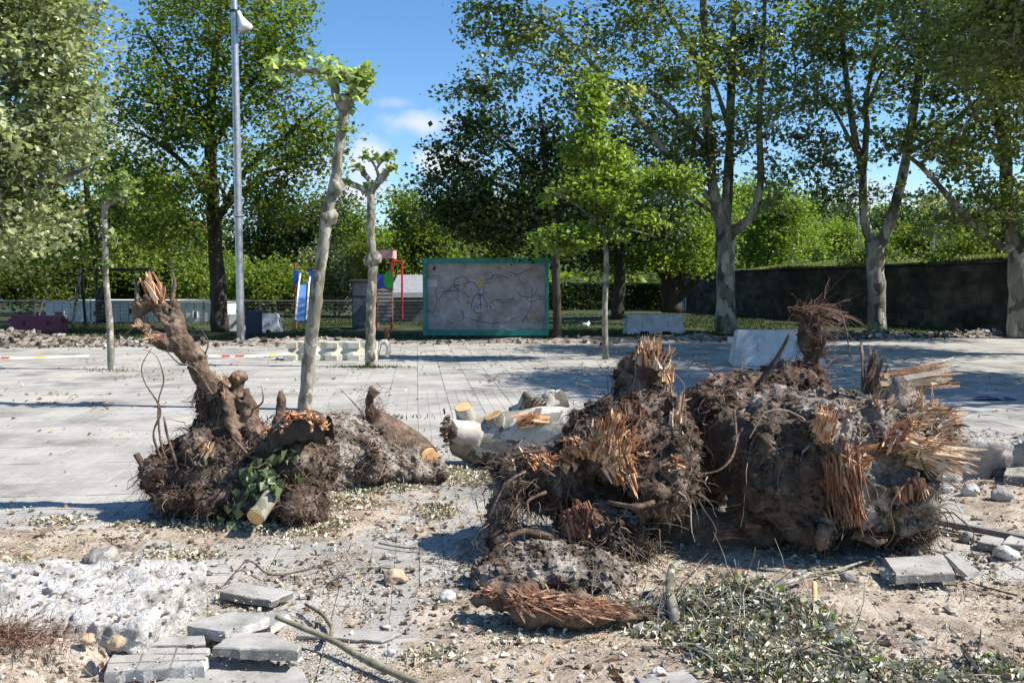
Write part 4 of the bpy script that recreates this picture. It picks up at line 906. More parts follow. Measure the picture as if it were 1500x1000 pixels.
z2 = P(350, 318, b[1])[2]; mb = MB(); tube(mb, [V3(b[0], b[1], z2 - .015), V3(b[0], b[1], z2 + .015)], .104, sides=20); mb.build('band', BLACKP, parent=r)
# litter bin beside it
p = G(372, 491); r = empty('litter_bin', p, 'dark blue square litter bin beside the foot of the lamp post', 'bin')
mb = MB(); box(mb, p + V3(0, 0, .36), (.40, .38, .66), taper=1.06); mb.build('body', DBLUE, parent=r); mb = MB(); box(mb, p + V3(0, 0, .72), (.46, .44, .07)); mb.build('lid', DBLUE, parent=r)
mb = MB(); box(mb, p + V3(0, 0, .02), (.3, .3, .06)); mb.build('foot', BLACKP, parent=r)
# barriers with fork notches
def barrier(px0, px1, pyt, pyb, label, mat, rz=0.0, notch=True, end=False, depth=.5, yo=0):
    b = G((px0 + px1) / 2, pyb); Y = b[1]; W = (px1 - px0) * Y / FPX / math.cos(rz); H = P(0, pyt, Y)[2]
    r = empty('traffic_barrier', b, label, 'barrier', 'barriers round the plaza', rz=rz)
    o = [(-W / 2, .10 if notch else 0)]
    if notch:
        o = [(-W / 2, 0), (-W * .28, 0), (-W * .25, .10), (-W * .12, .10), (-W * .09, 0), (W * .09, 0), (W * .12, .10), (W * .25, .10), (W * .28, 0), (W / 2, 0)]
    else: o = [(-W / 2, 0), (W / 2, 0)]
    o += [(W / 2 - .02, H * .3), (W / 2 - .09, H - .03), (W / 2 - .13, H), (-W / 2 + .13, H), (-W / 2 + .09, H - .03), (-W / 2 + .02, H * .3)]
    # cross-section: front and back slope inwards
    n = len(o); oo = np.array(o); dz = depth / 2 * (1 - .5 * np.clip(oo[:, 1] / H, 0, 1) ** .7)
    v = np.concatenate([np.stack([oo[:, 0], -dz, oo[:, 1]], 1), np.stack([oo[:, 0], dz, oo[:, 1]], 1)])
    f = [list(range(n)), list(range(2 * n - 1, n - 1, -1))] + [[(i + 1) % n, i, n + i, n + (i + 1) % n] for i in range(n)]
    mb = MB(); mb.add(v @ rot3(0, 0, rz).T + b, f, .5); body = mb.build('body', mat, parent=r)
    for sx in (-.22, .22):
        mb = MB(); cpos = rot3(0, 0, rz) @ V3(W * sx, -depth / 2 * .72, H * .45) + b; box(mb, cpos, (W * .02, .05, H * .5), rz=rz, tilt=(.25, 0)); mb.build('rib', mat, parent=r)
    for sx in (-1, 1):
        mb = MB(); cpos = rot3(0, 0, rz) @ V3(sx * (W / 2 - .0), 0, H * .72) + b; box(mb, cpos, (.12, .12, .10), rz=rz); mb.build('lug', mat, parent=r)
    return r
barrier(17, 97, 462, 487, 'maroon plastic barrier at the left edge, before the yellow-green bush', MAROON, notch=False)
barrier(331, 357, 460, 484, 'short grey barrier piece partly hidden behind the lamp post', CONCB, notch=False)
barrier(362, 412, 459, 487, 'grey concrete barrier right of the dark bin', CONCB)
barrier(914, 1001, 461, 489, 'whitish concrete barrier on the grass, dappled with sun, left of the forked plane', CONCB, rz=.1)
barrier(1071, 1203, 483, 534, 'pale blue-grey concrete barrier on the paving behind the right root mass', CONCB, rz=-.03, notch=False)
# low white barrier with hollows
b = G(490, 526); Yb = b[1]; W = 128 * Yb / FPX; H = P(0, 500, Yb)[2]
r = empty('hollowed_barrier', b, 'low white concrete barrier with moulded hollows between the two pollards', 'barrier', 'barriers round the plaza')
n = 9; xs = np.linspace(-W / 2, W / 2, n)
cols = []
for i, x_ in enumerate(xs):
    d = .26 if i % 2 == 0 else .19; cols.append((x_, d))
v = []
for x_, d in cols:
    v += [[x_, -d * 1.25, 0], [x_, -d * 1.2, H * .3], [x_, -d * .75, H * .62], [x_, -.17 if d > .2 else -.15, H], [x_, .17, H], [x_, .26, 0]]
f = []
for i in range(n - 1):
    for k in range(6): f.append([i * 6 + k, i * 6 + (k + 1) % 6, (i + 1) * 6 + (k + 1) % 6, (i + 1) * 6 + k][::-1])
f += [[0, 1, 2, 3, 4, 5], [(n - 1) * 6 + k for k in (5, 4, 3, 2, 1, 0)]]
mb = MB(); mb.add(np.array(v) + b, f, .5); mb.build('body', CONCY, parent=r)
for i in (0, 2, 4, 6):
    mb = MB(); box(mb, b + V3(xs[i] + (.07 if i == 0 else 0), -.29, H * .14), (.24, .12, H * .26)); box(mb, b + V3(xs[i] + (.07 if i == 0 else 0), -.20, H * .82), (.22, .1, H * .3)); mb.build('block_face', CONCY, parent=r, kind='stuff')
mb = MB(); tube(mb, [b + V3(W / 2, 0, H * .5), b + V3(W / 2 + .05, 0, H * .9), b + V3(W / 2 + .16, 0, H), b + V3(W / 2 + .22, 0, H * .6), b + V3(W / 2 + .18, 0, H * .15)], .05, sides=8, step=.05); mb.build('end_hook', CONCY, parent=r)
# striped tape lying on the paving
def tape(label, pxs, z0=0.03):
    pts = np.array([G(px, py) + V3(0, 0, z0 + .02 * rs.rand()) for px, py in pxs]); sp, _ = smooth_path(pts, np.full(len(pts), 1.), .09)
    r = empty('barrier_tape', sp[0], label, 'tape', 'striped tape on the paving'); whites, reds, yel = MB(), MB(), MB()
    for i in range(len(sp) - 1):
        a, b = sp[i], sp[i + 1]; w = V3(0, .05, .022); v = [a - w * .3, b - w * .3, b + w, a + w]
        ph = i % 24
        (reds if ph in (3, 4, 6, 7) else yel if ph in (13, 14) else whites).add(np.array(v), np.array([[0, 1, 2, 3]]), .5)
    whites.build('white_film', LAMPW, parent=r); reds.build('red_print', REDP, parent=r, kind='stuff'); yel.build('yellow_print', YELP, parent=r, kind='stuff')
tape('red and white striped tape lying across the paving at the left edge', [(-40, 527), (20, 527), (80, 526), (130, 524)])
tape('red and white striped tape ending at the low hollowed barrier', [(305, 525), (350, 525), (400, 523), (432, 520)])
# slide
Y = 30.0; r = empty('playground_slide', G(445, 476), 'blue metal slide with two blue side panels seen between lamp post and leaning pollard', 'slide')
def quadslab(mb, pts, t):
    pts = np.array(pts); n = np.cross(pts[1] - pts[0], pts[3] - pts[0]); n = n / np.linalg.norm(n) * t; v = np.vstack([pts, pts + n]); mb.add(v, np.array([[3, 2, 1, 0], [4, 5, 6, 7], [0, 1, 5, 4], [1, 2, 6, 5], [2, 3, 7, 6], [3, 0, 4, 7]]), .5)
A, B, C, D = P(433, 471, Y - 1.2), P(449, 471, Y - 1.2), P(453, 418, Y + .6), P(438, 418, Y + .6)
mb = MB(); quadslab(mb, [A, B, C, D], .03); mb.build('chute', BLUES, parent=r)
for a, b in ((A, D), (B, C)):
    mb = MB(); tube(mb, [a + V3(0, -.02, .05), b + V3(0, -.02, .08), b + V3(.0, .25, .45)], .032, sides=6); mb.build('side_rail', WHITEP, parent=r)
for px0, px1 in ((430, 437), (454, 462)):
    p, q = P(px0, 417, Y + .75), P(px1, 396, Y + .75); mb = MB(); box(mb, ((p[0] + q[0]) / 2, Y + .75, (p[2] + q[2]) / 2), (q[0] - p[0], .04, q[2] - p[2])); mb.build('side_panel', BLUEP, parent=r)
for px in (432, 463): p = P(px, 385, Y + .82); bar(r, 'post', V3(p[0], p[1], 0), p, .045, RUSTP)
bar(r, 'top_bar', P(432, 393, Y + .82), P(463, 393, Y + .82), .025, RUSTP)
mb = MB(); p = P(445, 418, Y + 1.1); box(mb, (p[0], p[1] + .1, p[2] - .03), (.8, .7, .05)); mb.build('platform', GREYW, parent=r)
for k in range(5):
    mb = MB(); box(mb, (p[0], p[1] + .5 + .0, .2 + k * .26), (.6, .05, .04)); mb.build('rung', RUSTP, parent=r)
# play tower
r = empty('play_tower', G(562, 476), 'play tower with a pink roof, blue and green panels and a wooden climbing ramp', 'play tower')
def panel(name, x0, y0, x1, y1, Y, mat, t=.04, r=r):
    p, q = P(x0, y1, Y), P(x1, y0, Y); mb = MB(); box(mb, ((p[0] + q[0]) / 2, Y, (p[2] + q[2]) / 2), (abs(q[0] - p[0]), t, q[2] - p[2])); return mb.build(name, mat, parent=r)
panel('roof', 548, 367, 578, 379, 30, PINKP, 1.0)
panel('blue_panel', 549, 402, 568, 422, 29.9, BLUEP)
mb = MB(); c = P(571, 410, 29.85); o = [(math.cos(t) * .22, math.sin(t) * .33) for t in np.linspace(math.pi / 2, math.pi * 1.5, 10)] + [(.12, -.33), (.12, .33)]; prism(mb, o, 29.83, 29.87, loc=(c[0], 0, c[2])); mb.build('green_panel', GREENP, parent=r)
mb = MB(); quadslab(mb, [P(553, 472, 29.2), P(575, 472, 29.2), P(575, 423, 29.8), P(553, 423, 29.8)], .05); ramp = mb.build('climbing_ramp', GREYW, parent=r)
for k in range(9):
    yy = 470 - k * 5.4; Yk = 29.2 + .6 * k / 9 - .04; a_, b_ = P(553.5, yy, Yk), P(574.5, yy, Yk); mb = MB(); box(mb, (a_ + b_) / 2, (b_[0] - a_[0], .04, .07)); mb.build('plank', GREYW, parent=ramp)
for px, Yp in ((551, 29.9), (573, 29.9), (551, 31), (573, 31)): p = P(px, 372, Yp); bar(r, 'post', V3(p[0], Yp, 0), p, .05, RUSTP)
for a_, b_ in (((575, 383), (589, 383)), ((589, 383), (589, 467)), ((575, 383), (575, 402))): bar(r, 'red_rail', P(*a_, 29.7), P(*b_, 29.7), .035, REDP)
mb = MB(); c = P(562, 423, 30.5); box(mb, (c[0], 30.5, c[2] - .04), (.6, 1.1, .06)); mb.build('platform', GREYW, parent=r)
# dark board/cabinet left of it
r = empty('utility_cabinet', G(534, 481), 'dark grey scratched cabinet standing half behind the slim pollard', 'cabinet')
c = G(534, 481); Hc = P(0, 411, c[1])[2]; Wc = 36 * c[1] / FPX
mb = MB(); box(mb, c + V3(0, .3, Hc / 2), (Wc, .6, Hc)); mb.build('body', flat('cabinet_grey', (.08, .09, .11), .6, .5, bump=.1), parent=r)
mb = MB(); box(mb, c + V3(0, .3, Hc + .02), (Wc + .08, .68, .05)); mb.build('top', GREYW, parent=r)
for s_, z0, z1 in ((0, .06, .64), (1, .68, .97)):
    mb = MB(); box(mb, c + V3(0, -.012, Hc * (z0 + z1) / 2), (Wc - .08, .03, Hc * (z1 - z0) - .03)); d = mb.build('door', flat('cabinet_door%d' % s_, (.11, .12, .15), .5, .5), parent=r)
# red stub post
p = G(567, 499); r = empty('short_red_post', p, 'short red post low in the shade left of the notice board', 'post'); mb = MB(); tube(mb, [p, p + V3(0, 0, .3)], .07, sides=10); mb.build('shaft', RUSTP, parent=r); mb = MB(); tube(mb, [p + V3(0, 0, .3), p + V3(0, 0, .34), p + V3(0, 0, .36)], [.08, .08, .03], sides=10); mb.build('cap', RUSTP, parent=r)
# notice board
b = G(712, 495); Yb = b[1]; k = Yb / FPX; x0, x1 = P(617, 0, Yb)[0], P(805, 0, Yb)[0]; z0, z1 = P(0, 491, Yb)[2], P(0, 378, Yb)[2]; cx = (x0 + x1) / 2
r = empty('notice_board', b, 'large green-framed board on the lawn edge with faded blue scribbles', 'notice board')
mb = MB(); box(mb, (cx, Yb + .06, (z0 + z1) / 2), (x1 - x0 - .2, .06, z1 - z0 - .2)); pn = mb.build('panel', BOARDM, parent=r)
fw = .15
for nm, c, s in (('frame_top', (cx, Yb, z1 - fw / 2), (x1 - x0, .2, fw)), ('frame_bottom', (cx, Yb, z0 + fw / 2), (x1 - x0, .2, fw)), ('frame_side', (x0 + .055, Yb, (z0 + z1) / 2), (.11, .196, z1 - z0 - 2 * fw)), ('frame_side', (x1 - .045, Yb, (z0 + z1) / 2), (.09, .196, z1 - z0 - 2 * fw))):
    mb = MB(); box(mb, c, s); mb.build(nm, TEAL, parent=r)
for sx in (x0 + .3, x1 - .3): mb = MB(); box(mb, (sx, Yb + .14, z1 / 2), (.12, .08, z1)); mb.build('post', TEAL, parent=r)
Yi = Yb + .026
def ink(mb, pts, w=.010, wig=1):
    q = np.array([V3(P(px, py, Yb)[0], Yi, P(px, py, Yb)[2]) for px, py in pts]); q, _ = smooth_path(q, np.full(len(q), 1.), .05); q[:, 0] += fbm(q * 5, 2, 1) * .02 * wig; q[:, 2] += fbm(q * 5 + 9, 2, 1) * .02 * wig; tube(mb, q, w, sides=4, a=.5)
def arc(cx, cy, rx, ry, t0, t1, n=9): return [(cx + rx * math.cos(t), cy - ry * math.sin(t)) for t in np.linspace(t0, t1, n)]
mb = MB()
for pts in (arc(665, 440, 22, 14, 0.3, 3.3), arc(690, 432, 12, 20, 2.6, -.4), arc(676, 415, 11, 10, 0, 5), [(638, 424), (640, 440), (637, 455)], [(642, 428), (655, 427), (662, 420)], arc(702, 455, 12, 24, 3.0, .2), [(704, 430), (704, 452)], [(698, 428), (704, 434), (708, 428)],
            arc(740, 435, 13, 9, 3.4, 6.1), arc(772, 425, 14, 10, 3.5, 6.4), [(778, 420), (779, 440), (776, 455), (765, 470)], [(690, 468), (715, 473), (740, 472), (755, 466)], [(672, 472), (680, 466), (676, 455)], [(655, 470), (664, 474)], arc(730, 410, 14, 7, .2, 3), [(745, 398), (760, 402), (770, 396)]): ink(mb, pts, .009)
for _ in range(16):
    cx_, cy_ = rs.uniform(636, 790), rs.uniform(402, 474); rr_ = rs.uniform(4, 13); t0_ = rs.rand() * 6; ink(mb, arc(cx_, cy_, rr_, rr_ * rs.uniform(.5, 1.2), t0_, t0_ + rs.uniform(1, 3.5), 6), rs.uniform(.004, .009), 2)
mb.build('blue_drawing', INK, parent=r, kind='stuff')
mb = MB(); ink(mb, arc(704, 417, 3.8, 5.2, 0, 6.3), .014, .3); ink(mb, [(702, 420), (706, 413)], .012, .3); mb.build('yellow_mark', YELP, parent=r)
mb = MB(); ink(mb, [(774, 459), (776, 465)], .02, .2); ink(mb, [(773, 398), (785, 394)], .012, .5); mb.build('ochre_mark', YELP, parent=r)
mb = MB(); p = P(633, 415, Yb); box(mb, (p[0], Yi + .0, p[2]), (.30, .008, .2)); mb.build('paper_sheet', flat('worn_paper', (.42, .42, .46), .8, .1), parent=r)
mb = MB(); p = P(636, 393, Yb); box(mb, (p[0], Yi, p[2]), (.07, .02, .12), tilt=(0, .4)); mb.build('dark_mark', BLACKP, parent=r)
for px, py in ((637, 404), (636, 456)):
    mb = MB()
    for q in range(7): ink(mb, [(px - 9 + q * 2.6, py - 2 + 3 * rs.rand()), (px - 8 + q * 2.6, py + 3 * rs.rand())], .008, .3)
    mb.build('dark_scrawl', bpy.data.materials.get('scrawl') or flat('scrawl', (.07, .06, .04)), parent=r, kind='stuff')
# pallet leaning on the hedge
c = G(1007, 456); r = empty('wooden_pallet', c, 'pale wooden pallet leaning upright against the wall end by the hedge', 'pallet')
for i in range(7): mb = MB(); box(mb, c + V3(-.42 + i * .14, -.06, .42), (.085, .025, .82)); mb.build('slat', WHITEP, parent=r)
for z in (.08, .42, .78): mb = MB(); box(mb, c + V3(0, .0, z), (.98, .06, .08)); mb.build('bearer', WHITEP, parent=r)
# white bag on the lawn
p = G(858, 479); v, q = lump([('e', p + V3(0, 0, .08), (.12, .1, .08)), ('e', p + V3(.1, 0, .12), (.06, .05, .09))], h=.015, amp=.03, freq=14, k=.04); mb = MB(); mb.add(v, q, .5); o = mb.build('crumpled_bag', BAGW, smooth=True); tag(o, 'small crumpled white bag on the shaded lawn right of the notice board', 'bag')
# far lamp posts beyond the wall
for px, y0, y1, Y, lb in ((1257, 385, 312, 60, 'thin pale lamp mast left of the sunlit plane, beyond the wall'), (1367, 385, 330, 55, 'thin pale lamp mast right of the sunlit plane, beyond the wall')):
    b = P(px, y0, Y); r = empty('lamp_mast', b, lb, 'lamp post'); bar(r, 'pole', b, P(px, y1, Y), .07, STEEL); t = P(px, y1, Y); mb = MB(); box(mb, t + V3(.25, 0, .03), (.6, .2, .08)); mb.build('lamp_head', LAMPW, parent=r)
# ------------------------------------------------------------------ uprooted stumps: helpers
FW, UPV = np.array([0, CP, -SP]), np.array([0, SP, CP])
def project(v):
    q = v - np.array([0, 0, CAMZ]); d = q @ FW
    return np.stack([750 + FPX * q[:, 0] / d, 500 - FPX * (q @ UPV) / d], 1), d
def front(v, px, py, tol=7.0):
    """nearest surface points of v seen at the given pixels"""
    pr, d = project(v); px, py = np.atleast_1d(px), np.atleast_1d(py); out = []
    for a, b in zip(px, py):
        e = np.hypot(pr[:, 0] - a, pr[:, 1] - b); k = np.where(e < tol)[0]
        if len(k) == 0: k = np.argsort(e)[:3]
        out.append(v[k[np.argmin(d[k])]])
    return np.array(out)

def shards(mb, p0, D, N, L, W, T=None, bend=0.15, tip=0.12):
    """flat splinters of torn wood: p0 start, D direction, N face normal"""
    m = len(p0); D = unit(D); S = unit(np.cross(D, N)); N = np.cross(S, D); L = np.broadcast_to(L, (m,))[:, None]; W = np.broadcast_to(W, (m,))[:, None]
    T = W * 0.35 if T is None else np.broadcast_to(T, (m,))[:, None]
    rings = []; b = (rs.rand(m, 1) - .4) * 2 * bend; sk = (rs.rand(m, 1) - .5)
    tip = tip + .5 * rs.rand(m, 1) ** 2; wm_ = .6 + .45 * rs.rand(m, 1)
    for t, w in ((0, 1.0), (.45, .95), (.82, wm_), (1.0, tip)):
        c = p0 + D * L * t + N * L * b * t * t + S * W * sk * t
        rings.append(np.stack([c - S * W * w / 2 - N * T * w / 2, c + S * W * w / 2 - N * T * w / 2, c + S * W * w / 2 + N * T * w / 2, c - S * W * w / 2 + N * T * w / 2], 1))
    v = np.concatenate(rings, 1).reshape(-1, 3)
    f = [[3, 2, 1, 0], [12, 13, 14, 15]]
    for k in range(3):
        for j in range(4): f.append([k * 4 + j, k * 4 + (j + 1) % 4, k * 4 + 4 + (j + 1) % 4, k * 4 + 4 + j])
    F = (np.arange(m)[:, None, None] * 16 + np.array(f)[None]).reshape(-1, 4)
    mb.add(v, F, np.repeat(rs.rand(m), len(f)))

def patch(mb, v, px, py, rx, ry, n, d, L=(.04, .14), W=(.008, .03), spread=.35, nrm=(-.1, -1, .35), sink=.02, ang=0):
    n = int(n * 1.7); W = (W[0] * .25, W[1] * .42)
    a = rs.rand(n) * 6.28; r = np.sqrt(rs.rand(n)) * 1.08; ex, ey = rx * r * np.cos(a), ry * r * np.sin(a)
    ca, sa = math.cos(ang), math.sin(ang)
    q = front(v, px + ex * ca - ey * sa, py + ex * sa + ey * ca)
    N = np.array(nrm, float) + rs.normal(size=(n, 3)) * .35
    D = np.array(d, float) + rs.normal(size=(n, 3)) * spread
    Ls = rs.uniform(L[0], L[1], n) * (0.5 + rs.rand(n)); Ws = W[0] + (W[1] - W[0]) * rs.rand(n) ** 1.8
    q = q - unit(D) * Ls[:, None] * .45 + np.array([0, -1, .2]) * (rs.rand(n, 1) * .02 - sink * .3)
    shards(mb, q, D, N, Ls, Ws)

def sheets(root, v, specs, mat, name='torn_fibres', nrm=(-.15, -1, .3)):
    """slabs of torn wood: fibrous ridged plates along the grain with ragged ends"""
    for (px, py, rx, ry, n, d, L, W) in specs:
        q = front(v, px + rx * rs.uniform(-1, 1, n), py + ry * rs.uniform(-1, 1, n)); mb = MB()
        for c in q:
            D = unit(np.array(d, float) + rs.normal(size=3) * .2); N = unit(np.array(nrm, float) + rs.normal(size=3) * .45); S = unit(np.cross(D, N)); N = np.cross(S, D)
            l, w = L * rs.uniform(.55, 1.15), W * rs.uniform(.5, 1.2); nu, nw = 9, max(8, int(w / .0045)); t = np.linspace(0, 1, nu)[:, None]; x = np.linspace(-.5, .5, nw)[None, :]; sd = rs.rand() * 90
            col_ = fbm(np.stack([x[0] * w * 130 + sd, 0 * x[0], 0 * x[0]], -1), 3, 5); reach = .62 + .38 * fbm(np.stack([x[0] * w * 90 + sd, 0 * x[0] + 4, 0 * x[0]], -1), 3, 7) - .35 * np.abs(x[0]) ** 2 * 2
            tt = t * reach[None, :]; U, X = tt * l, x * w * (1 - .35 * t) + 0 * t
            hgt = .010 * col_[None, :] + .009 * fbm(np.stack([X * 60 + sd, U * 9, 0 * X], -1), 3, 9) + (rs.rand() - .3) * .25 * U * tt - .25 * X ** 2 / w
            up_ = c + D * (U[..., None] - l * .35) + S * X[..., None] + N * (hgt[..., None] + .030); dn = up_ - N * (.012 * (1 - .8 * t[..., None])) 
            V = np.concatenate([up_.reshape(-1, 3), dn.reshape(-1, 3)]); K = nu * nw; i = np.arange(nu - 1)[:, None] * nw; j = np.arange(nw - 1)[None, :]
            f = np.stack([i + j, i + j + 1, i + nw + j + 1, i + nw + j], -1).reshape(-1, 4); b = np.concatenate([np.arange(nw), np.arange(1, nu) * nw + nw - 1, (nu - 1) * nw + np.arange(nw - 2, -1, -1), np.arange(nu - 2, 0, -1) * nw])
            rim = np.stack([b, np.roll(b, -1), np.roll(b, -1) + K, b + K], 1); tone = rs.rand() * .4 + .6 * (.5 + .5 * np.broadcast_to(col_[None, :-1], (nu - 1, nw - 1)).ravel())
            mb.add(V, [f[:, ::-1], f + K, rim], 0.0); mb.A[-3:] = [tone, tone * .7, np.full(len(rim), .4)]
        mb.build(name, mat, parent=root, kind='stuff')

def chunk(root, v, specs, mat, name='torn_plate', seed=0):
    """plates of torn wood: unions of short thick fibres along the grain"""
    for (px, py, rx, ry, n, d, L, r) in specs:
        q = front(v, px + rx * rs.uniform(-1, 1, n), py + ry * rs.uniform(-1, 1, n)); sh = []
        for c in q:
            dd = unit(np.array(d, float) + rs.normal(size=3) * .22) * L * rs.uniform(.5, 1.1); rr = r * rs.uniform(.5, 1.2); c = c + V3(0, -.012, .004)
            sh.append(('c', c - dd * .45, c + dd * .55, rr, rr * .25))
        w, f = lump(sh, h=.0075, amp=.011, freq=30, k=.012, seed=seed + n, octv=3); mb = MB(); mb.add(w, f, .35 + .5 * fbm(w[f[:, 0]] * 14, 2, 3) ); mb.build(name, mat, parent=root)

def hairs(mb, p, nrm, L, r, grav=0.3, curl=0.5, out=0.6, npt=7, sides=3, bias=(0, 0, 0)):
    m = len(p); d = unit(nrm * out + rs.normal(size=(m, 3)) * .6 + np.array(bias)); Ls = rs.uniform(L[0], L[1], m)[:, None] * (.4 + rs.rand(m, 1)); pts = [p - d * .01]
    for k in range(npt - 1):
        d = unit(d + rs.normal(size=(m, 3)) * curl + np.array([0, 0, -grav])); q = pts[-1] + d * Ls / (npt - 1); q[:, 2] = np.maximum(q[:, 2], .004); pts.append(q)
    R = rs.uniform(r[0], r[1], m)
    many_tubes(mb, np.stack(pts, 1), R, R * .35, sides=sides)

def clods(mb_pts, size):
    pass

def soil_body(root, shapes, seed, mat=None, h=.015, amp=.05, freq=7, pits=.05, name='root_ball', k=.07, ncl=1400, nh=1500, hl=(.05, .22), hmat=None, hz=None, floor=-.02):
    v, q = lump(shapes, h=h, amp=amp, freq=freq, k=k, seed=seed, pits=pits, floor=floor, octv=5)
    mb = MB(); mb.add(v, q, .5); b = mb.build(name, mat or SOIL, parent=root, smooth=True)
    p, nn = surf_pts(v, q, ncl, zmin=.0)
    inv = root.matrix_parent_inverse
    c = crumbs('clods', mat or SOIL, p + nn * .004, .006 + .026 * rs.rand(ncl) ** 4, parent=b, flatz=.8); c['kind'] = 'stuff'
    if nh:
        hb = MB(); p, nn = surf_pts(v, q, nh, zmin=.0); hairs(hb, p, nn, hl, (.0010, .0024)); 
        p, nn = surf_pts(v, q, nh // 14, zmin=.0); hairs(hb, p, nn, (hl[0] * 2, hl[1] * 1.7), (.003, .006), sides=4, curl=.4)
        o = hb.build('fine_roots', hmat or ROOTF, parent=root, kind='stuff')
    return v, q
YS = 0.0      # how far a mass is brought towards the camera
def E(px, py, Y, rx, ry, rd): Y = Y + YS; return ('e', P(px, py, Y), np.array([rx * Y / FPX, rd, ry * Y / FPX]))
def C(a, b, ra, rb): return ('c', P(a[0], a[1], a[2] + YS), P(b[0], b[1], b[2] + YS), ra, rb)
def root_tube(root, pts, rads, mat=None, name='root', sides=12, rough=.35, rf=16, seed=0, step=.03, parent=None):
    mb = MB(); tube(mb, [P(p[0], p[1], p[2] + YS) for p in pts], rads, sides=sides, step=step, rough=rough, rfreq=rf, seed=seed); return mb.build(name, mat or ROOTM, parent=parent or root, smooth=True)

# ---- A: left half of the big pair
rootA = empty('uprooted_stump', G(860, 812), 'uprooted stump with orange torn wood and an upright splintered spur, left of the larger one', 'stump', 'uprooted plane stumps')
YS = -.30
vA, qA = soil_body(rootA, [E(900, 660, 5.2, 80, 80, .30), E(815, 705, 5.15, 70, 45, .24), C((945, 650, 5.3), (948, 548, 5.35), .185, .115), C((930, 560, 5.3), (948, 518, 5.35), .09, .055),
    E(965, 705, 5.05, 58, 60, .24), E(870, 775, 4.95, 55, 42, .20), E(760, 690, 5.2, 40, 28, .15), C((745, 700, 5.1), (725, 800, 4.85), .06, .035), E(985, 650, 5.2, 30, 55, .18), C((940, 780, 4.95), (945, 850, 4.8), .06, .03), C((880, 790, 4.9), (868, 838, 4.75), .07, .04)],
    11, amp=.055, freq=7.5, pits=.07, ncl=2600, nh=2300)
mb = MB()
patch(mb, vA, 893, 640, 30, 26, 110, (.25, -.2, .9), L=(.06, .16), W=(.012, .04))
patch(mb, vA, 850, 655, 34, 16, 90, (-.5, -.3, .7), L=(.04, .10), W=(.01, .035))
patch(mb, vA, 905, 683, 20, 22, 60, (.35, -.3, -.8), L=(.05, .14), W=(.014, .04))
patch(mb, vA, 795, 672, 44, 12, 70, (-.4, -.4, .5), L=(.03, .09), W=(.01, .03))
patch(mb, vA, 935, 655, 12, 12, 20, (.5, -.4, .5), L=(.03, .06), W=(.02, .04))
patch(mb, vA, 985, 677, 10, 10, 16, (-.4, -.5, .4), L=(.03, .06), W=(.02, .035))
mb.build('torn_wood', WOOD_O, parent=rootA, kind='stuff')
mb = MB()
patch(mb, vA, 948, 508, 20, 10, 60, (.0, -.1, 1), L=(.05, .11), W=(.008, .022), spread=.22)
patch(mb, vA, 985, 550, 8, 30, 70, (.25, -.1, 1), L=(.05, .12), W=(.008, .02), spread=.22)
patch(mb, vA, 998, 600, 6, 30, 24, (.3, -.2, .8), L=(.04, .10), W=(.008, .02))
mb.build('splintered_spur', WOOD_P, parent=rootA, kind='stuff')
mb = MB(); patch(mb, vA, 838, 765, 30, 30, 80, (.3, -.3, -.7), L=(.05, .15), W=(.012, .035)); patch(mb, vA, 940, 600, 30, 30, 30, (.1, -.3, .9), L=(.05, .12), W=(.01, .03)); mb.build('red_heartwood', WOOD_R, parent=rootA, kind='stuff')
mb = MB(); patch(mb, vA, 872, 820, 9, 18, 30, (-.1, -.2, -1), L=(.05, .12), W=(.012, .03)); mb.build('broken_root_end', WOOD_P, parent=rootA, kind='stuff')
for k, (pts, rd) in enumerate([([(890, 735, 4.75), (930, 742, 4.65), (958, 735, 4.7)], [.012, .018, .014]), ([(800, 720, 4.85), (772, 735, 4.8), (775, 755, 4.75), (755, 770, 4.75)], [.009, .008, .008, .004]), ([(770, 690, 4.9), (740, 710, 4.85), (715, 760, 4.8)], [.008, .007, .003]),
      ([(800, 660, 4.95), (760, 665, 4.95), (735, 680, 5)], [.007, .006, .003]), ([(905, 590, 5.1), (903, 640, 5.05), (900, 670, 5.0)], [.009, .008, .005]), ([(985, 590, 5.1), (996, 640, 5.05), (1003, 690, 5.0), (1000, 730, 5)], [.009, .008, .006, .003]), ([(820, 790, 4.8), (760, 780, 4.8), (720, 815, 4.75), (712, 822, 4.75)], [.02, .022, .02, .014])]):
    root_tube(rootA, pts, rd, ROOTM, seed=k, sides=7)
mb = MB(); p, nn = surf_pts(vA, qA, 9000); pr, _ = project(p)
k = (pr[:, 0] > 860) & (pr[:, 0] < 1010) & (pr[:, 1] > 770); hairs(mb, p[k][:260], nn[k][:260], (.15, .35), (.002, .005), grav=.15, curl=.35, out=.7, bias=(.3, -.5, -.3), sides=4)
k = (pr[:, 0] < 900) & (pr[:, 1] > 540) & (pr[:, 1] < 640); hairs(mb, p[k][:90], nn[k][:90], (.12, .26), (.001, .003), grav=.25, curl=.3, bias=(-.9, 0, 0))
k = (pr[:, 0] < 800) & (pr[:, 1] > 640); hairs(mb, p[k][:420], nn[k][:420], (.08, .3), (.001, .003), grav=.2, curl=.45, bias=(-.3, -.4, 0))
mb.build('hanging_roots', ROOTF, parent=rootA, kind='stuff')

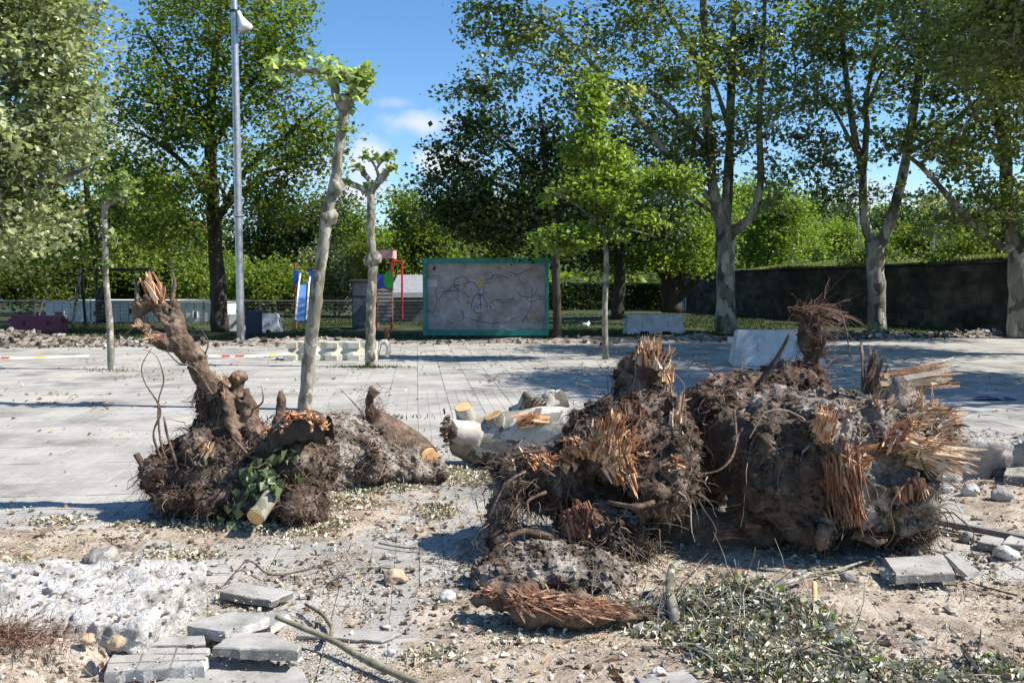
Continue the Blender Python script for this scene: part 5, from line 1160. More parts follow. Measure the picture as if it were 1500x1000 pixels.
sheets(rootA, vA, [(890, 640, 24, 26, 24, (.3, -.2, .95), .21, .10), (850, 658, 30, 10, 14, (-.6, -.3, .7), .13, .07), (908, 688, 18, 20, 16, (.35, -.3, -.9), .2, .09), (800, 674, 36, 8, 15, (-.4, -.3, .5), .10, .06), (985, 676, 7, 6, 3, (-.4, -.3, .4), .07, .05)], WOOD_O)
sheets(rootA, vA, [(952, 512, 20, 8, 18, (0, 0, 1), .15, .06), (975, 540, 12, 16, 8, (.1, 0, 1), .15, .06), (992, 575, 6, 36, 12, (.15, -.1, 1), .17, .05)], WOOD_P)
sheets(rootA, vA, [(945, 515, 16, 8, 6, (-.1, 0, 1), .13, .06)], WOOD_O)
sheets(rootA, vA, [(838, 768, 24, 24, 10, (.3, -.3, -.8), .17, .08), (940, 620, 24, 40, 5, (.1, -.2, 1), .15, .06)], WOOD_R)
# ---- B: right half, with the dark underside of its trunk
YS = -.40
rootB = empty('uprooted_stump', G(1240, 815), 'largest uprooted stump at the right, splintered orange wood on its right side', 'stump', 'uprooted plane stumps')
vB, qB = soil_body(rootB, [E(1290, 645, 5.3, 82, 70, .34), E(1235, 625, 5.4, 70, 42, .28), E(1310, 715, 5.15, 55, 62, .26), E(1250, 710, 5.1, 48, 62, .22), C((1205, 765, 5.0), (1205, 795, 4.95), .06, .03), E(1290, 660, 5.75, 60, 70, .3), E(1230, 720, 5.75, 60, 60, .25), E(1330, 620, 5.35, 55, 38, .25), E(1165, 596, 5.45, 70, 26, .30), E(1225, 660, 5.0, 40, 60, .16)],
    23, mat=SOIL_G, amp=.06, freq=7.5, pits=.07, ncl=2600, nh=1500)
YS = 0.0
vB2, qB2 = soil_body(rootB, [E(1095, 588, 5.75, 85, 40, .32), E(1150, 572, 5.85, 55, 38, .28), C((1185, 575, 5.85), (1195, 500, 5.85), .10, .06), C((1195, 505, 5.85), (1190, 470, 5.85), .05, .03), E(1040, 600, 5.7, 45, 35, .22), E(1030, 680, 5.95, 55, 60, .2), E(1000, 740, 5.9, 60, 40, .2), E(1085, 600, 5.45, 40, 26, .25)],  # lower rear lobes added to darken the shadowed gap between the stumps
    29, amp=.05, freq=8, pits=.05, ncl=900, nh=4200, hl=(.06, .20), name='matted_roots_and_gap_fill', hmat=ROOTR)
YS = -.30
vB3, qB3 = soil_body(rootB, [E(1318, 772, 5.15, 42, 24, .2), E(1270, 762, 5.2, 40, 26, .2)], 31, amp=.03, freq=9, ncl=300, nh=1500, name='hanging_soil')
v, q = lump([E(1140, 680, 5.2, 82, 88, .36), E(1095, 650, 5.3, 50, 55, .34), E(1175, 735, 5.1, 55, 55, .26), C((1150, 700, 4.98), (1190, 775, 4.95), .12, .09)], h=.013, amp=.05, freq=8, k=.07, seed=5, pits=.08, octv=5); mb = MB(); mb.add(v, q, .5); tb = mb.build('trunk_underside', BARK_U, parent=rootB, smooth=True)
mb = MB(); p, nn = surf_pts(v, q, 900, zmin=0); hairs(mb, p, nn, (.04, .18), (.001, .003), curl=.6, out=.3); p, nn = surf_pts(v, q, 40, zmin=0); hairs(mb, p, nn, (.15, .4), (.004, .009), curl=.3, out=.15, sides=5); mb.build('clinging_roots', ROOTF, parent=rootB, kind='stuff')
p, nn = surf_pts(v, q, 900); crumbs('clods', SOIL, p, .006 + .03 * rs.rand(900) ** 3, parent=tb)['kind'] = 'stuff'
YS = -.10
v, q = lump([C((975, 780, 5.1), (1110, 778, 5.0), .14, .12), C((1100, 770, 5.0), (1160, 740, 5.1), .12, .14), E(1050, 790, 5.1, 70, 28, .2)], h=.018, amp=.035, freq=7, k=.06, seed=6, floor=-.02); mb = MB(); mb.add(v, q, .5); mb.build('buttress_root', ROOTM, parent=rootB, smooth=True)
YS = -.35
sheets(rootB, v, [(1080, 775, 30, 14, 5, (1, -.1, .05), .22, .06)], WOOD_R, name='root_break')
mb = MB()
patch(mb, vB, 1368, 612, 28, 20, 150, (.8, -.3, .25), L=(.06, .16), W=(.01, .035)); patch(mb, vB, 1350, 600, 20, 25, 60, (.2, -.3, .8), L=(.06, .14), W=(.01, .035))
patch(mb, vB, 1362, 660, 24, 22, 130, (.85, -.3, -.25), L=(.08, .20), W=(.012, .04), spread=.22)
q0 = front(vB, np.full(34, 1362.) + rs.uniform(-12, 14, 34), np.full(34, 662.) + rs.uniform(-10, 14, 34)); shards(mb, q0, np.array([.85, -.1, -.22]) + rs.normal(size=(34, 3)) * .1, np.array([0, -1, .3]) + rs.normal(size=(34, 3)) * .2, rs.uniform(.10, .28, 34), rs.uniform(.006, .02, 34))
patch(mb, vB, 1298, 578, 26, 16, 90, (.3, -.3, .6), L=(.05, .14), W=(.015, .045))
patch(mb, vB, 1240, 590, 20, 8, 20, (-.4, -.3, .5), L=(.04, .10), W=(.012, .03))
mb.build('splintered_wood', WOOD_P, parent=rootB, kind='stuff')
mb = MB()
patch(mb, vB, 1205, 620, 16, 26, 80, (.2, -.3, .8), L=(.05, .12), W=(.01, .03)); patch(mb, vB, 1330, 640, 40, 30, 50, (.3, -.3, .4), L=(.04, .12), W=(.012, .03)); patch(mb, vB, 1345, 700, 10, 20, 24, (.1, -.3, -.8), L=(.03, .08), W=(.01, .03))
patch(mb, vB, 1262, 665, 26, 18, 24, (.3, -.3, .6), L=(.04, .10), W=(.012, .03))
mb.build('torn_wood', WOOD_O, parent=rootB, kind='stuff')
mb = MB()
for k in range(7):
    px = 1208 + k * 9; patch(mb, vB, px, 712, 3, 44, 26, (.12, -.15, -1), L=(.08, .2), W=(.010, .022), spread=.14)
mb.build('red_split_wood', WOOD_R, parent=rootB, kind='stuff')
sheets(rootB, vB, [(1366, 612, 24, 14, 20, (.9, -.2, .25), .20, .09), (1364, 662, 22, 18, 22, (.9, -.2, -.28), .24, .075), (1298, 578, 22, 12, 12, (.3, -.2, .6), .17, .08)], WOOD_P)
sheets(rootB, vB, [(1205, 620, 12, 24, 12, (.2, -.2, .9), .16, .06), (1262, 662, 22, 12, 7, (.3, -.3, .5), .13, .06), (1335, 640, 26, 22, 9, (.4, -.3, .4), .15, .06), (1385, 640, 12, 10, 4, (.8, -.2, .3), .14, .05)], WOOD_O)
sheets(rootB, vB, [(1235, 712, 26, 34, 16, (.12, -.1, -1), .28, .07), (1330, 720, 20, 20, 4, (.1, -.2, -.9), .15, .06)], WOOD_R)
# curved plank of splinter on top, upright stub, downward stub
mb = MB(); n = 60; t = rs.rand(n); p0 = P(1288, 562, 4.9) + np.stack([rs.uniform(-.02, .05, n), rs.uniform(-.05, .05, n), rs.uniform(-.035, .05, n)], 1)
shards(mb, p0, np.array([1, -.05, .10]) + rs.normal(size=(n, 3)) * .05, np.array([0, -1, .25]) + rs.normal(size=(n, 3)) * .12, rs.uniform(.26, .42, n), rs.uniform(.012, .03, n), T=np.full(n, .01), bend=-.1)
mb.build('splinter_plank', WOOD_P, parent=rootB, kind='stuff')
mb = MB(); p0 = P(1272, 585, 4.95) + rs.normal(size=(14, 3)) * .018; shards(mb, p0, np.array([.12, 0, 1]) + rs.normal(size=(14, 3)) * .08, np.array([0, -1, .0]) + rs.normal(size=(14, 3)) * .3, rs.uniform(.14, .33, 14), rs.uniform(.018, .035, 14)); mb.build('upright_stub', ROOTM, parent=rootB, kind='stuff')
root_tube(rootB, [(1315, 600, 5.1), (1320, 570, 5.1), (1316, 552, 5.12)], [.07, .06, .03], SOIL_G, seed=9)
YS = 0.0
root_tube(rootB, [(1090, 590, 5.6), (1125, 545, 5.6), (1140, 522, 5.6), (1158, 488, 5.6)], [.02, .02, .017, .012], BARK_D, seed=3, sides=8)
YS = -.35
root_tube(rootB, [(1208, 770, 4.9), (1203, 790, 4.85), (1200, 806, 4.85)], [.05, .04, .015], ROOTM, seed=4)
root_tube(rootB, [(1250, 780, 4.9), (1285, 795, 4.85), (1300, 790, 4.85)], [.03, .02, .008], ROOTM, seed=4)
for k, (pts, rd) in enumerate([([(1080, 640, 5.0), (1072, 670, 4.95), (1050, 690, 4.9), (1010, 695, 4.9)], [.007, .006, .006, .003]), ([(1075, 600, 5.2), (1078, 640, 5.1), (1068, 690, 5.0)], [.007, .006, .003]), ([(1332, 700, 4.85), (1305, 740, 4.8), (1310, 780, 4.8), (1298, 800, 4.8)], [.007, .006, .005, .003])]): root_tube(rootB, pts, rd, ROOTM, seed=k + 20, sides=6, name='thin_root')
YS = 0.0
# the tuft: fan of roots at the top of the matted spur
mb = MB(); tp = P(1192, 520, 5.85) + rs.normal(size=(150, 3)) * np.array([.03, .03, .06]); hairs(mb, tp, np.tile([0, 0, 1.], (150, 1)), (.16, .34), (.001, .003), grav=-.02, curl=.3, out=1.2, bias=(-.05, 0, .3), sides=4)
tp = P(1192, 455, 5.85) + rs.normal(size=(90, 3)) * np.array([.05, .04, .02]); hairs(mb, tp, np.tile([0, 0, 1.], (90, 1)), (.14, .36), (.001, .003), grav=.12, curl=.25, out=.1, bias=(1.9, 0, .25), sides=4)
tp = P(1175, 455, 5.85) + rs.normal(size=(60, 3)) * .03; hairs(mb, tp, np.tile([0, 0, 1.], (60, 1)), (.05, .14), (.001, .003), grav=.3, curl=.4, bias=(-.6, 0, .1)); mb.build('root_tuft', ROOTR, parent=rootB, kind='stuff')
root_tube(rootB, [(1185, 460, 5.85), (1225, 455, 5.82), (1238, 480, 5.8), (1245, 520, 5.8)], [.012, .009, .007, .003], ROOTM, seed=7, sides=6, name='thin_root')
mb = MB(); p, nn = surf_pts(vB, qB, 9000); pr, _ = project(p); k = (pr[:, 0] > 1290) & (pr[:, 1] > 600); hairs(mb, p[k][:700], nn[k][:700], (.04, .14), (.001, .003), curl=.7, bias=(.1, -.4, 0)); mb.build('hanging_roots', ROOTF, parent=rootB, kind='stuff')

# ---- left root mass with the raised broken arm
rootL = empty('uprooted_stump', G(310, 765), 'uprooted stump on the left with a raised broken root arm and matted roots', 'stump', 'uprooted plane stumps')
vL, qL = soil_body(rootL, [E(325, 660, 5.65, 62, 52, .28), E(262, 692, 5.6, 50, 34, .22), E(345, 715, 5.5, 75, 42, .28), E(425, 680, 5.55, 62, 50, .28), E(445, 735, 5.35, 45, 34, .2), E(300, 725, 5.55, 70, 28, .25), C((345, 660, 5.65), (318, 585, 5.7), .18, .12)],
    41, amp=.05, freq=7.5, pits=.07, ncl=2200, nh=4600, hl=(.05, .19))
arm = [(350, 650, 5.6, .11), (330, 600, 5.65, .105), (305, 560, 5.7, .085), (285, 525, 5.7, .075), (268, 500, 5.7, .085), (250, 470, 5.7, .075), (236, 450, 5.7, .06), (222, 436, 5.7, .05)]
v, q = lump([C(arm[i][:3], arm[i + 1][:3], arm[i][3] * .82, arm[i + 1][3] * .82) for i in range(7)] + [C((272, 515, 5.7), (235, 497, 5.65), .05, .04), C((235, 497, 5.65), (203, 472, 5.65), .04, .028), C((262, 505, 5.68), (255, 440, 5.68), .03, .018), C((225, 440, 5.7), (208, 450, 5.7), .05, .045), C((365, 600, 5.6), (350, 560, 5.6), .05, .045), C((375, 640, 5.55), (352, 575, 5.6), .06, .05), E(352, 552, 5.6, 9, 8, .05), C((345, 640, 5.5), (328, 560, 5.55), .05, .03)], h=.0095, amp=.022, freq=13, k=.03, seed=8, octv=5, pits=.03)
mb = MB(); mb.add(v, q, .5); mb.build('root_arm', ROOTM, parent=rootL, smooth=True); vArm = v
mb = MB(); p0 = P(228, 440, 5.66) + rs.normal(size=(16, 3)) * np.array([.03, .03, .01]); shards(mb, p0, np.array([-.12, 0, 1]) + rs.normal(size=(16, 3)) * .14, np.array([0, -1, 0]) + rs.normal(size=(16, 3)) * .3, rs.uniform(.07, .2, 16), rs.uniform(.015, .03, 16))
patch(mb, vArm, 217, 440, 14, 8, 40, (-.4, -.3, .7), L=(.02, .06), W=(.008, .02)); patch(mb, vArm, 207, 477, 8, 6, 16, (-.7, -.3, .3), L=(.02, .05), W=(.01, .02)); patch(mb, vArm, 350, 552, 7, 7, 14, (0, -.3, .8), L=(.02, .05), W=(.01, .02))
patch(mb, vArm, 330, 560, 10, 20, 26, (-.3, -.3, .8), L=(.04, .1), W=(.01, .02)); patch(mb, vArm, 225, 490, 16, 6, 16, (-.6, -.2, .4), L=(.04, .09), W=(.008, .016))
mb.build('torn_wood', WOOD_O, parent=rootL, kind='stuff')
root_tube(rootL, [(256, 480, 5.68), (252, 440, 5.68), (256, 415, 5.68), (253, 400, 5.68)], [.022, .016, .013, .006], seed=1, name='spike_root', sides=8)
root_tube(rootL, [(217, 430, 5.68), (216, 408, 5.68), (214, 398, 5.68)], [.02, .013, .003], WOOD_O, seed=1, name='spike_root', sides=6)
for k, (pts, rd) in enumerate([([(250, 700, 5.5), (225, 640, 5.5), (235, 600, 5.5), (212, 560, 5.5), (208, 535, 5.5), (222, 510, 5.5)], [.009, .007, .006, .004, .003, .002]),
        ([(252, 690, 5.5), (236, 650, 5.45), (232, 590, 5.45), (240, 555, 5.45), (228, 520, 5.45), (210, 512, 5.45)], [.008, .007, .005, .004, .003, .002]), ([(262, 690, 5.4), (246, 640, 5.4), (240, 610, 5.4)], [.012, .009, .006]),
        ([(320, 590, 5.6), (285, 540, 5.6), (262, 532, 5.6), (245, 515, 5.6)], [.008, .006, .005, .003]), ([(200, 472, 5.65), (190, 485, 5.6), (178, 492, 5.6)], [.006, .004, .002]), ([(300, 520, 5.7), (305, 500, 5.7), (290, 475, 5.7)], [.005, .004, .002]),
        ([(355, 670, 5.3), (400, 650, 5.25), (450, 700, 5.2)], [.007, .006, .003]), ([(340, 640, 5.4), (380, 680, 5.3), (420, 690, 5.25)], [.009, .008, .004]), ([(215, 690, 5.5), (205, 675, 5.5), (199, 664, 5.5)], [.025, .02, .018]), ([(370, 600, 5.55), (385, 588, 5.5), (383, 565, 5.5)], [.007, .005, .002])]): root_tube(rootL, pts, rd, ROOTM, seed=k + 40, sides=6, name='thin_root')
mb = MB(); patch(mb, vL, 295, 660, 18, 18, 34, (.3, -.3, .7), L=(.06, .12), W=(.03, .06)); mb.build('split_bark', WOOD_P, parent=rootL, kind='stuff')
# hollow dark bark slab with torn orange rim
ar = []
for i in range(13):
    t = i / 12; c = P(402 + 80 * t, 632 - 26 * math.sin(t * 2.4) + 8 * t, 5.35)
    for j, (dy, dz) in enumerate(((-.10, -.10), (-.14, -.02), (-.12, .03), (-.02, .055), (.12, .02), (.16, -.10))): ar.append(c + V3(0, dy, dz) + rs.normal(size=3) * .008)
ar = np.array(ar); F = [[i * 6 + j, i * 6 + j + 1, (i + 1) * 6 + j + 1, (i + 1) * 6 + j] for i in range(12) for j in range(5)]
mb = MB(); mb.add(ar, np.array(F)); mb.add(ar - V3(0, -.03, .03), np.array(F)[:, ::-1]); mb.build('bark_slab', BARK_D, parent=rootL, smooth=True)
mb = MB(); n = 90; i = rs.randint(0, 13, n); p0 = ar[i * 6 + 2] + rs.normal(size=(n, 3)) * np.array([.015, .01, .01]); shards(mb, p0, np.array([.5, -.6, .2]) + rs.normal(size=(n, 3)) * .5, np.array([0, -.5, 1]) + rs.normal(size=(n, 3)) * .4, rs.uniform(.02, .07, n), rs.uniform(.01, .03, n)); mb.build('torn_rim', WOOD_O, parent=rootL, kind='stuff')
root_tube(rootL, [(404, 640, 5.6), (410, 605, 5.6), (412, 585, 5.6), (411, 572, 5.6)], [.05, .03, .024, .012], ROOTM, seed=5, rough=.6, name='root_stub')

# short cut log leaning on it
def log(name, label, pts, rads, cat='log', group=None, mat=BARK_W, seed=0, cuts=(True, True), rough=.12, rf=6, sides=22):
    w = [P(*p) for p in pts]; root = empty(name, w[0] * [1, 1, 0], label, cat, group); mb = MB(); tube(mb, w, rads, sides=sides, step=.05, rough=rough, rfreq=rf, seed=seed, cap=False); mb.build('bark', mat, parent=root, smooth=True)
    for e, (a, b, r, on) in enumerate(((w[0], w[1], rads[0], cuts[0]), (w[-1], w[-2], rads[-1], cuts[1]))):
        if on:
            d = unit(a - b); m2 = MB(); tube(m2, [a - d * .02, a + d * .004], [r * .96, r * .93], sides=sides, rough=rough, rfreq=rf, seed=seed); m2.build('cut_face', CUT, parent=root)
    return root, w
log('cut_log', 'short pale cut log leaning against the left root mass under wilted leaves', [(399, 725, 5.2), (374, 757, 5.02)], [.052, .06], seed=2, rough=.14, mat=BARK_Y)
# wilted leaves on the left mass
lm = MB(); st = MB()
for (px, py, n) in ((372, 690, 60), (395, 680, 50), (410, 700, 40), (430, 675, 40), (365, 720, 30), (350, 740, 30), (380, 705, 50), (395, 620, 16), (388, 640, 16)):
    c = front(np.vstack([vL, vL + V3(0, -.03, 0)]), px, py)[0] + V3(0, -.06, 0); q = c + rs.normal(size=(n // 2, 3)) * np.array([.045, .03, .05]); q = q[:max(4, len(q) * 3 // 5)]; leaves(lm, q, .04 + .04 * rs.rand(len(q)), droop=1.5, aspect=.95, flat=0)
    many_tubes(st, np.stack([np.tile(c + V3(.05, .05, .08), (3, 1)), np.tile(c + V3(.02, .02, .05), (3, 1)), c + rs.normal(size=(3, 3)) * .04], 1), np.full(3, .004), np.full(3, .002))
r = empty('leafy_twig', G(380, 760), 'wilted green leafy shoots hanging over the left root mass', 'branch'); lm.build('leaves', LB2 if 'LB2' in globals() else leafmat('leaf_fresh_fallen', (.08, .11, .045), (.19, .24, .11), (.40, .45, .26), transl=.2), parent=r); st.build('stems', BARK_D, parent=r, kind='stuff')

# ---- middle root mass with the sawn root
rootM = empty('uprooted_stump', G(530, 712), 'low earthy root mass in the middle with one root sawn off orange', 'stump', 'uprooted plane stumps')
vM, qM = soil_body(rootM, [E(500, 655, 6.6, 65, 44, .34), E(560, 680, 6.5, 58, 32, .28), E(520, 695, 6.45, 75, 20, .22), E(455, 650, 6.5, 52, 38, .28), E(615, 693, 6.5, 38, 10, .14)], 51, mat=SOIL_G, amp=.045, freq=7, pits=.06, ncl=1800, nh=900)
mb = MB(); w = [P(548, 630, 6.95), P(580, 650, 6.8), P(627, 675, 6.62)]; tube(mb, w, [.18, .17, .125], sides=20, step=.04, rough=.16, rfreq=6, seed=3, cap=False); mb.build('sawn_root', ROOTM, parent=rootM, smooth=True)
d = unit(w[2] - w[1]); mb = MB(); tube(mb, [w[2] - d * .03, w[2] + d * .012], [.117, .112], sides=20, rough=.16, rfreq=6, seed=3); mb.build('cut_face', CUT, parent=rootM)
root_tube(rootM, [(550, 628, 6.85), (546, 605, 6.85), (541, 588, 6.85), (546, 576, 6.85), (543, 566, 6.85)], [.07, .045, .032, .04, .012], SOIL, seed=12, rough=.9, rf=22, name='root_stub')
mb = MB(); t_ = rs.rand(500, 1); tp = w[0] * (1 - t_) + w[2] * t_ + unit(rs.normal(size=(500, 3))) * .14 * (1 - .3 * t_); hairs(mb, tp, unit(tp - (w[0] * (1 - t_) + w[2] * t_)), (.03, .12), (.001, .003), grav=.2, curl=.5)
tp = P(546, 598, 6.85) + rs.normal(size=(240, 3)) * np.array([.05, .05, .08]); hairs(mb, tp, rs.normal(size=(240, 3)), (.05, .17), (.001, .0028), grav=.1, curl=.4); p, nn = surf_pts(vM, qM, 300, up=(0, 0, 1)); hairs(mb, p, nn, (.05, .15), (.001, .003)); mb.build('hair_roots', ROOTR, parent=rootM, kind='stuff')
mb = MB(); patch(mb, vM, 540, 648, 16, 10, 30, (-.3, -.3, .6), L=(.03, .08), W=(.01, .03)); patch(mb, vM, 575, 672, 18, 10, 12, (.5, -.3, .3), L=(.03, .07), W=(.01, .02)); mb.build('torn_wood', WOOD_R, parent=rootM, kind='stuff')
root_tube(rootM, [(538, 615, 6.8), (520, 592, 6.8), (497, 568, 6.8)], [.006, .005, .002], seed=2, sides=5, name='thin_root')

# ---- felled trunk behind
rt, w = log('felled_plane_log', 'thick felled plane trunk with mottled bark and sawn stubs lying behind the stumps', [(668, 640, 7.15), (700, 643, 7.1), (760, 640, 7.05), (840, 636, 6.95), (940, 640, 6.8), (1075, 645, 6.6)], [.15, .21, .235, .235, .23, .23], cat='log', seed=4, cuts=(False, True), rough=.10, rf=4)
for nm, pts, rd, cut in (('stub', [(690, 635, 7.1), (683, 612, 7.05), (678, 596, 7.0)], [.12, .085, .075], True), ('stub', [(700, 640, 7.0), (672, 632, 6.95), (656, 628, 6.9)], [.13, .11, .085], False), ('stub', [(740, 640, 7.0), (730, 622, 6.98), (722, 608, 6.96)], [.14, .10, .075], True)):
    ww = [P(*p) for p in pts]; mb = MB(); tube(mb, ww, rd, sides=16, step=.03, rough=.12, rfreq=7, seed=1, cap=not cut); o = mb.build(nm, BARK_W, parent=rt, smooth=True)
    if cut: d = unit(ww[-1] - ww[-2]); mb = MB(); tube(mb, [ww[-1] - d * .02, ww[-1] + d * .004], [.073, .07], sides=16, rough=.12, rfreq=7, seed=1); mb.build('cut_face', CUT, parent=o)
mb = MB(); p0 = P(657, 628, 6.86) + rs.normal(size=(60, 3)) * np.array([.02, .04, .05]); shards(mb, p0, np.array([-.9, -.2, -.1]) + rs.normal(size=(60, 3)) * .3, rs.normal(size=(60, 3)), rs.uniform(.02, .06, 60), rs.uniform(.01, .025, 60)); mb.build('torn_end', ROOTM, parent=rt, kind='stuff')
mb = MB(); p0 = P(775, 618, 6.84) + rs.normal(size=(46, 3)) * np.array([.07, .03, .015]); shards(mb, p0, np.array([.9, -.1, .25]) + rs.normal(size=(46, 3)) * .15, np.array([0, -.6, 1]) + rs.normal(size=(46, 3)) * .2, rs.uniform(.06, .16, 46), rs.uniform(.02, .05, 46)); mb.build('torn_patch', WOOD_O, parent=rt, kind='stuff')
rt2, w = log('felled_limb', 'shorter whitish limb lying beyond the felled trunk, sunlit on top', [(750, 612, 7.55), (780, 604, 7.6), (826, 590, 7.7)], [.10, .125, .12], cat='log', seed=9, cuts=(False, True), rough=.14, rf=5)
mb = MB(); tube(mb, [P(765, 600, 7.5), P(768, 588, 7.5), P(774, 578, 7.5), P(776, 576, 7.5)], [.06, .045, .05, .02], sides=12, step=.02, rough=.1); mb.build('knob', BARK_W, parent=rt2, smooth=True)
mb = MB(); tube(mb, [P(800, 595, 7.6), P(806, 580, 7.6), P(812, 571, 7.6)], [.10, .07, .02], sides=12, step=.02, rough=.2); mb.build('branch_collar', BARK_W, parent=rt2, smooth=True)
mb = MB(); p0 = P(780, 600, 7.46) + rs.normal(size=(30, 3)) * np.array([.05, .01, .03]); shards(mb, p0, np.array([.8, -.1, .45]) + rs.normal(size=(30, 3)) * .15, np.array([0, -1, .4]) + rs.normal(size=(30, 3)) * .2, rs.uniform(.06, .12, 30), rs.uniform(.015, .04, 30)); mb.build('torn_patch', ROOTM, parent=rt2, kind='stuff')

# ---- broken root with earth, lying in front
rootF = empty('broken_root', G(820, 885), 'broken root slab with a grey earth top and dark orange torn wood, lying in front', 'root')
c0 = V3(.17, 4.33, .03)
vF, qF = soil_body(rootF, [('e', c0, np.array([.30, .24, .13])), ('e', c0 + V3(.22, -.08, .0), np.array([.22, .2, .09])), ('e', c0 + V3(-.24, -.1, 0), np.array([.13, .12, .09]))], 61, mat=SOIL_G, amp=.025, freq=8, pits=.02, ncl=900, nh=200, name='earth_mound', h=.012)
v, q = lump([('c', G(705, 872, .11) , G(735, 876, .11), .04, .06), ('c', G(735, 880, .10), G(770, 878, .11), .055, .075), ('c', G(770, 888, .10), G(850, 893, .10), .075, .07), ('c', G(850, 893, .10), G(945, 905, .05), .065, .02)], h=.011, amp=.025, freq=13, k=.03, seed=4, floor=-.01); mb = MB(); mb.add(v, q, .5); mb.build('root', ROOTM, parent=rootF, smooth=True)
mb = MB(); patch(mb, v, 770, 872, 26, 18, 40, (.7, -.3, -.3), L=(.04, .12), W=(.01, .03)); patch(mb, v, 850, 885, 60, 12, 75, (.95, -.1, -.12), L=(.07, .2), W=(.008, .02), spread=.14); patch(mb, v, 712, 862, 10, 10, 30, (-.6, -.3, .3), L=(.02, .06), W=(.01, .02)); mb.build('torn_wood', WOOD_R, parent=rootF, kind='stuff')
mb = MB(); patch(mb, v, 790, 872, 26, 12, 26, (.8, -.3, -.1), L=(.04, .1), W=(.01, .025)); patch(mb, v, 860, 880, 40, 10, 18, (.9, -.2, -.1), L=(.04, .12), W=(.008, .02)); mb.build('pale_splinters', WOOD_O, parent=rootF, kind='stuff')
mb = MB(); n = 40; p0 = G(890, 893, .05) + rs.normal(size=(n, 3)) * np.array([.06, .03, .015]); shards(mb, p0, np.array([1, -.25, -.05]) + rs.normal(size=(n, 3)) * .1, np.array([0, -.4, 1]) + rs.normal(size=(n, 3)) * .3, rs.uniform(.08, .2, n), rs.uniform(.008, .02, n)); mb.build('fibres', ROOTM, parent=rootF, kind='stuff')
# ------------------------------------------------------------------ foreground: slabs, stones, sticks, litter
def slab(name, pts, t, label, cat='slab', mat=SLABM, group='broken paving slabs', jit=.0035, edgemat=None, groove=False):
    """pts: (px, py, z) of the upper face, anticlockwise seen from above"""
    w = np.array([G(px, py, z) for px, py, z in pts]); n = unit(np.cross(w[1] - w[0], w[2] - w[0]))
    if n[2] < 0: n = -n; w = w[::-1]
    o = []
    for i in range(len(w)):
        a, b = w[i], w[(i + 1) % len(w)]; m = max(1, int(np.linalg.norm(b - a) / .035))
        for k in range(m): q = a + (b - a) * k / m; q = q + (rs.normal(size=3) * jit * (0.4 if k == 0 else 1)) * [1, 1, .2]; o.append(q)
    o = np.array(o); m = len(o); c = o.mean(0)
    r = empty(name, w.mean(0) * [1, 1, 0], label, cat, group); ring2 = o + (c - o) * .015 - n * .006; top = o + (c - o) * .04
    low = o - n * t + rs.normal(size=o.shape) * jit * .8 + (c - o) * .02
    v = np.vstack([top, ring2, low]); F = [list(range(m))[::1], [2 * m + k for k in range(m)][::-1]]
    F += [[i, (i + 1) % m, m + (i + 1) % m, m + i][::-1] for i in range(m)]
    mb = MB(); mb.add(v, F, .5); mb.build('upper_face', mat, parent=r)
    mb = MB(); mb.add(np.vstack([ring2, low]), [[i, (i + 1) % m, m + (i + 1) % m, m + i][::-1] for i in range(m)], .5); mb.build('broken_edge', edgemat or CONC, parent=r)
    mt = int(12 + 900 * np.linalg.norm(np.cross(w[1] - w[0], w[2] - w[0]))); ii = rs.randint(0, m, mt); u1, u2 = rs.rand(mt, 1) ** .5, rs.rand(mt, 1)
    q = c * (1 - u1) + (o[ii] * (1 - u2) + o[(ii + 1) % m] * u2) * u1 * .94 + n * .004
    mb = MB(); leaves(mb, q, .004 + .016 * rs.rand(mt) ** 3, flat=3, aspect=.5); mb.build('settled_chips', CHIP, parent=r, kind='stuff'); k_ = rs.rand(mt) < .35
    if k_.any(): crumbs('settled_grit', CHIPG, q[k_], .002 + .006 * rs.rand(k_.sum()) ** 2, parent=r)['kind'] = 'stuff'
    if groove:
        mb = MB(); a, b, c_, d = w[0], w[1], w[2], w[3]
        for tt in (.33, .66):
            for p, q, u_, v_ in ((a, b, d, c_), (a, d, b, c_)):
                s0 = p + (q - p) * tt; s1 = u_ + (v_ - u_) * tt; box_dir = unit(s1 - s0); sd = unit(np.cross(n, box_dir)) * .004; e = n * .0015
                mb.add(np.array([s0 - sd + e, s1 - sd + e, s1 + sd + e, s0 + sd + e]), np.array([[0, 1, 2, 3]]), .5)
        mb.build('grooves', BED, parent=r, kind='stuff')
    return r
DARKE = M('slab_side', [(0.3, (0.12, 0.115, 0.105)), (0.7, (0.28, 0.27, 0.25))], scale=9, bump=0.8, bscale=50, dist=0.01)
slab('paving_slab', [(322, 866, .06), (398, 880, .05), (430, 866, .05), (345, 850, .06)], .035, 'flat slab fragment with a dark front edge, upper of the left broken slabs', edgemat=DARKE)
slab('paving_slab', [(272, 916, .09), (328, 925, .10), (396, 902, .11), (345, 894, .10), (290, 905, .09)], .045, 'broken slab with a white fractured edge facing front', edgemat=ROCKW)
slab('paving_slab', [(392, 922, .05), (410, 908, .07), (422, 897, .08), (395, 894, .07), (372, 915, .04)], .03, 'small slab corner with a white broken side, right of the white-edged slab', edgemat=ROCKW)
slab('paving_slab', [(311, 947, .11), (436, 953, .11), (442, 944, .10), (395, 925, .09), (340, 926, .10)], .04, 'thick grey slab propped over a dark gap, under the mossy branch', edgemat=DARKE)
slab('paving_slab', [(150, 985, .05), (300, 975, .07), (308, 948, .07), (168, 945, .06)], .045, 'grooved slab with a chipped white front edge beside the concrete block', edgemat=ROCKW, groove=True)
slab('paving_slab', [(215, 946, .07), (302, 942, .08), (300, 930, .08), (240, 932, .08)], .04, 'tilted slab piece wedged between the grooved slab and the concrete block', edgemat=DARKE)
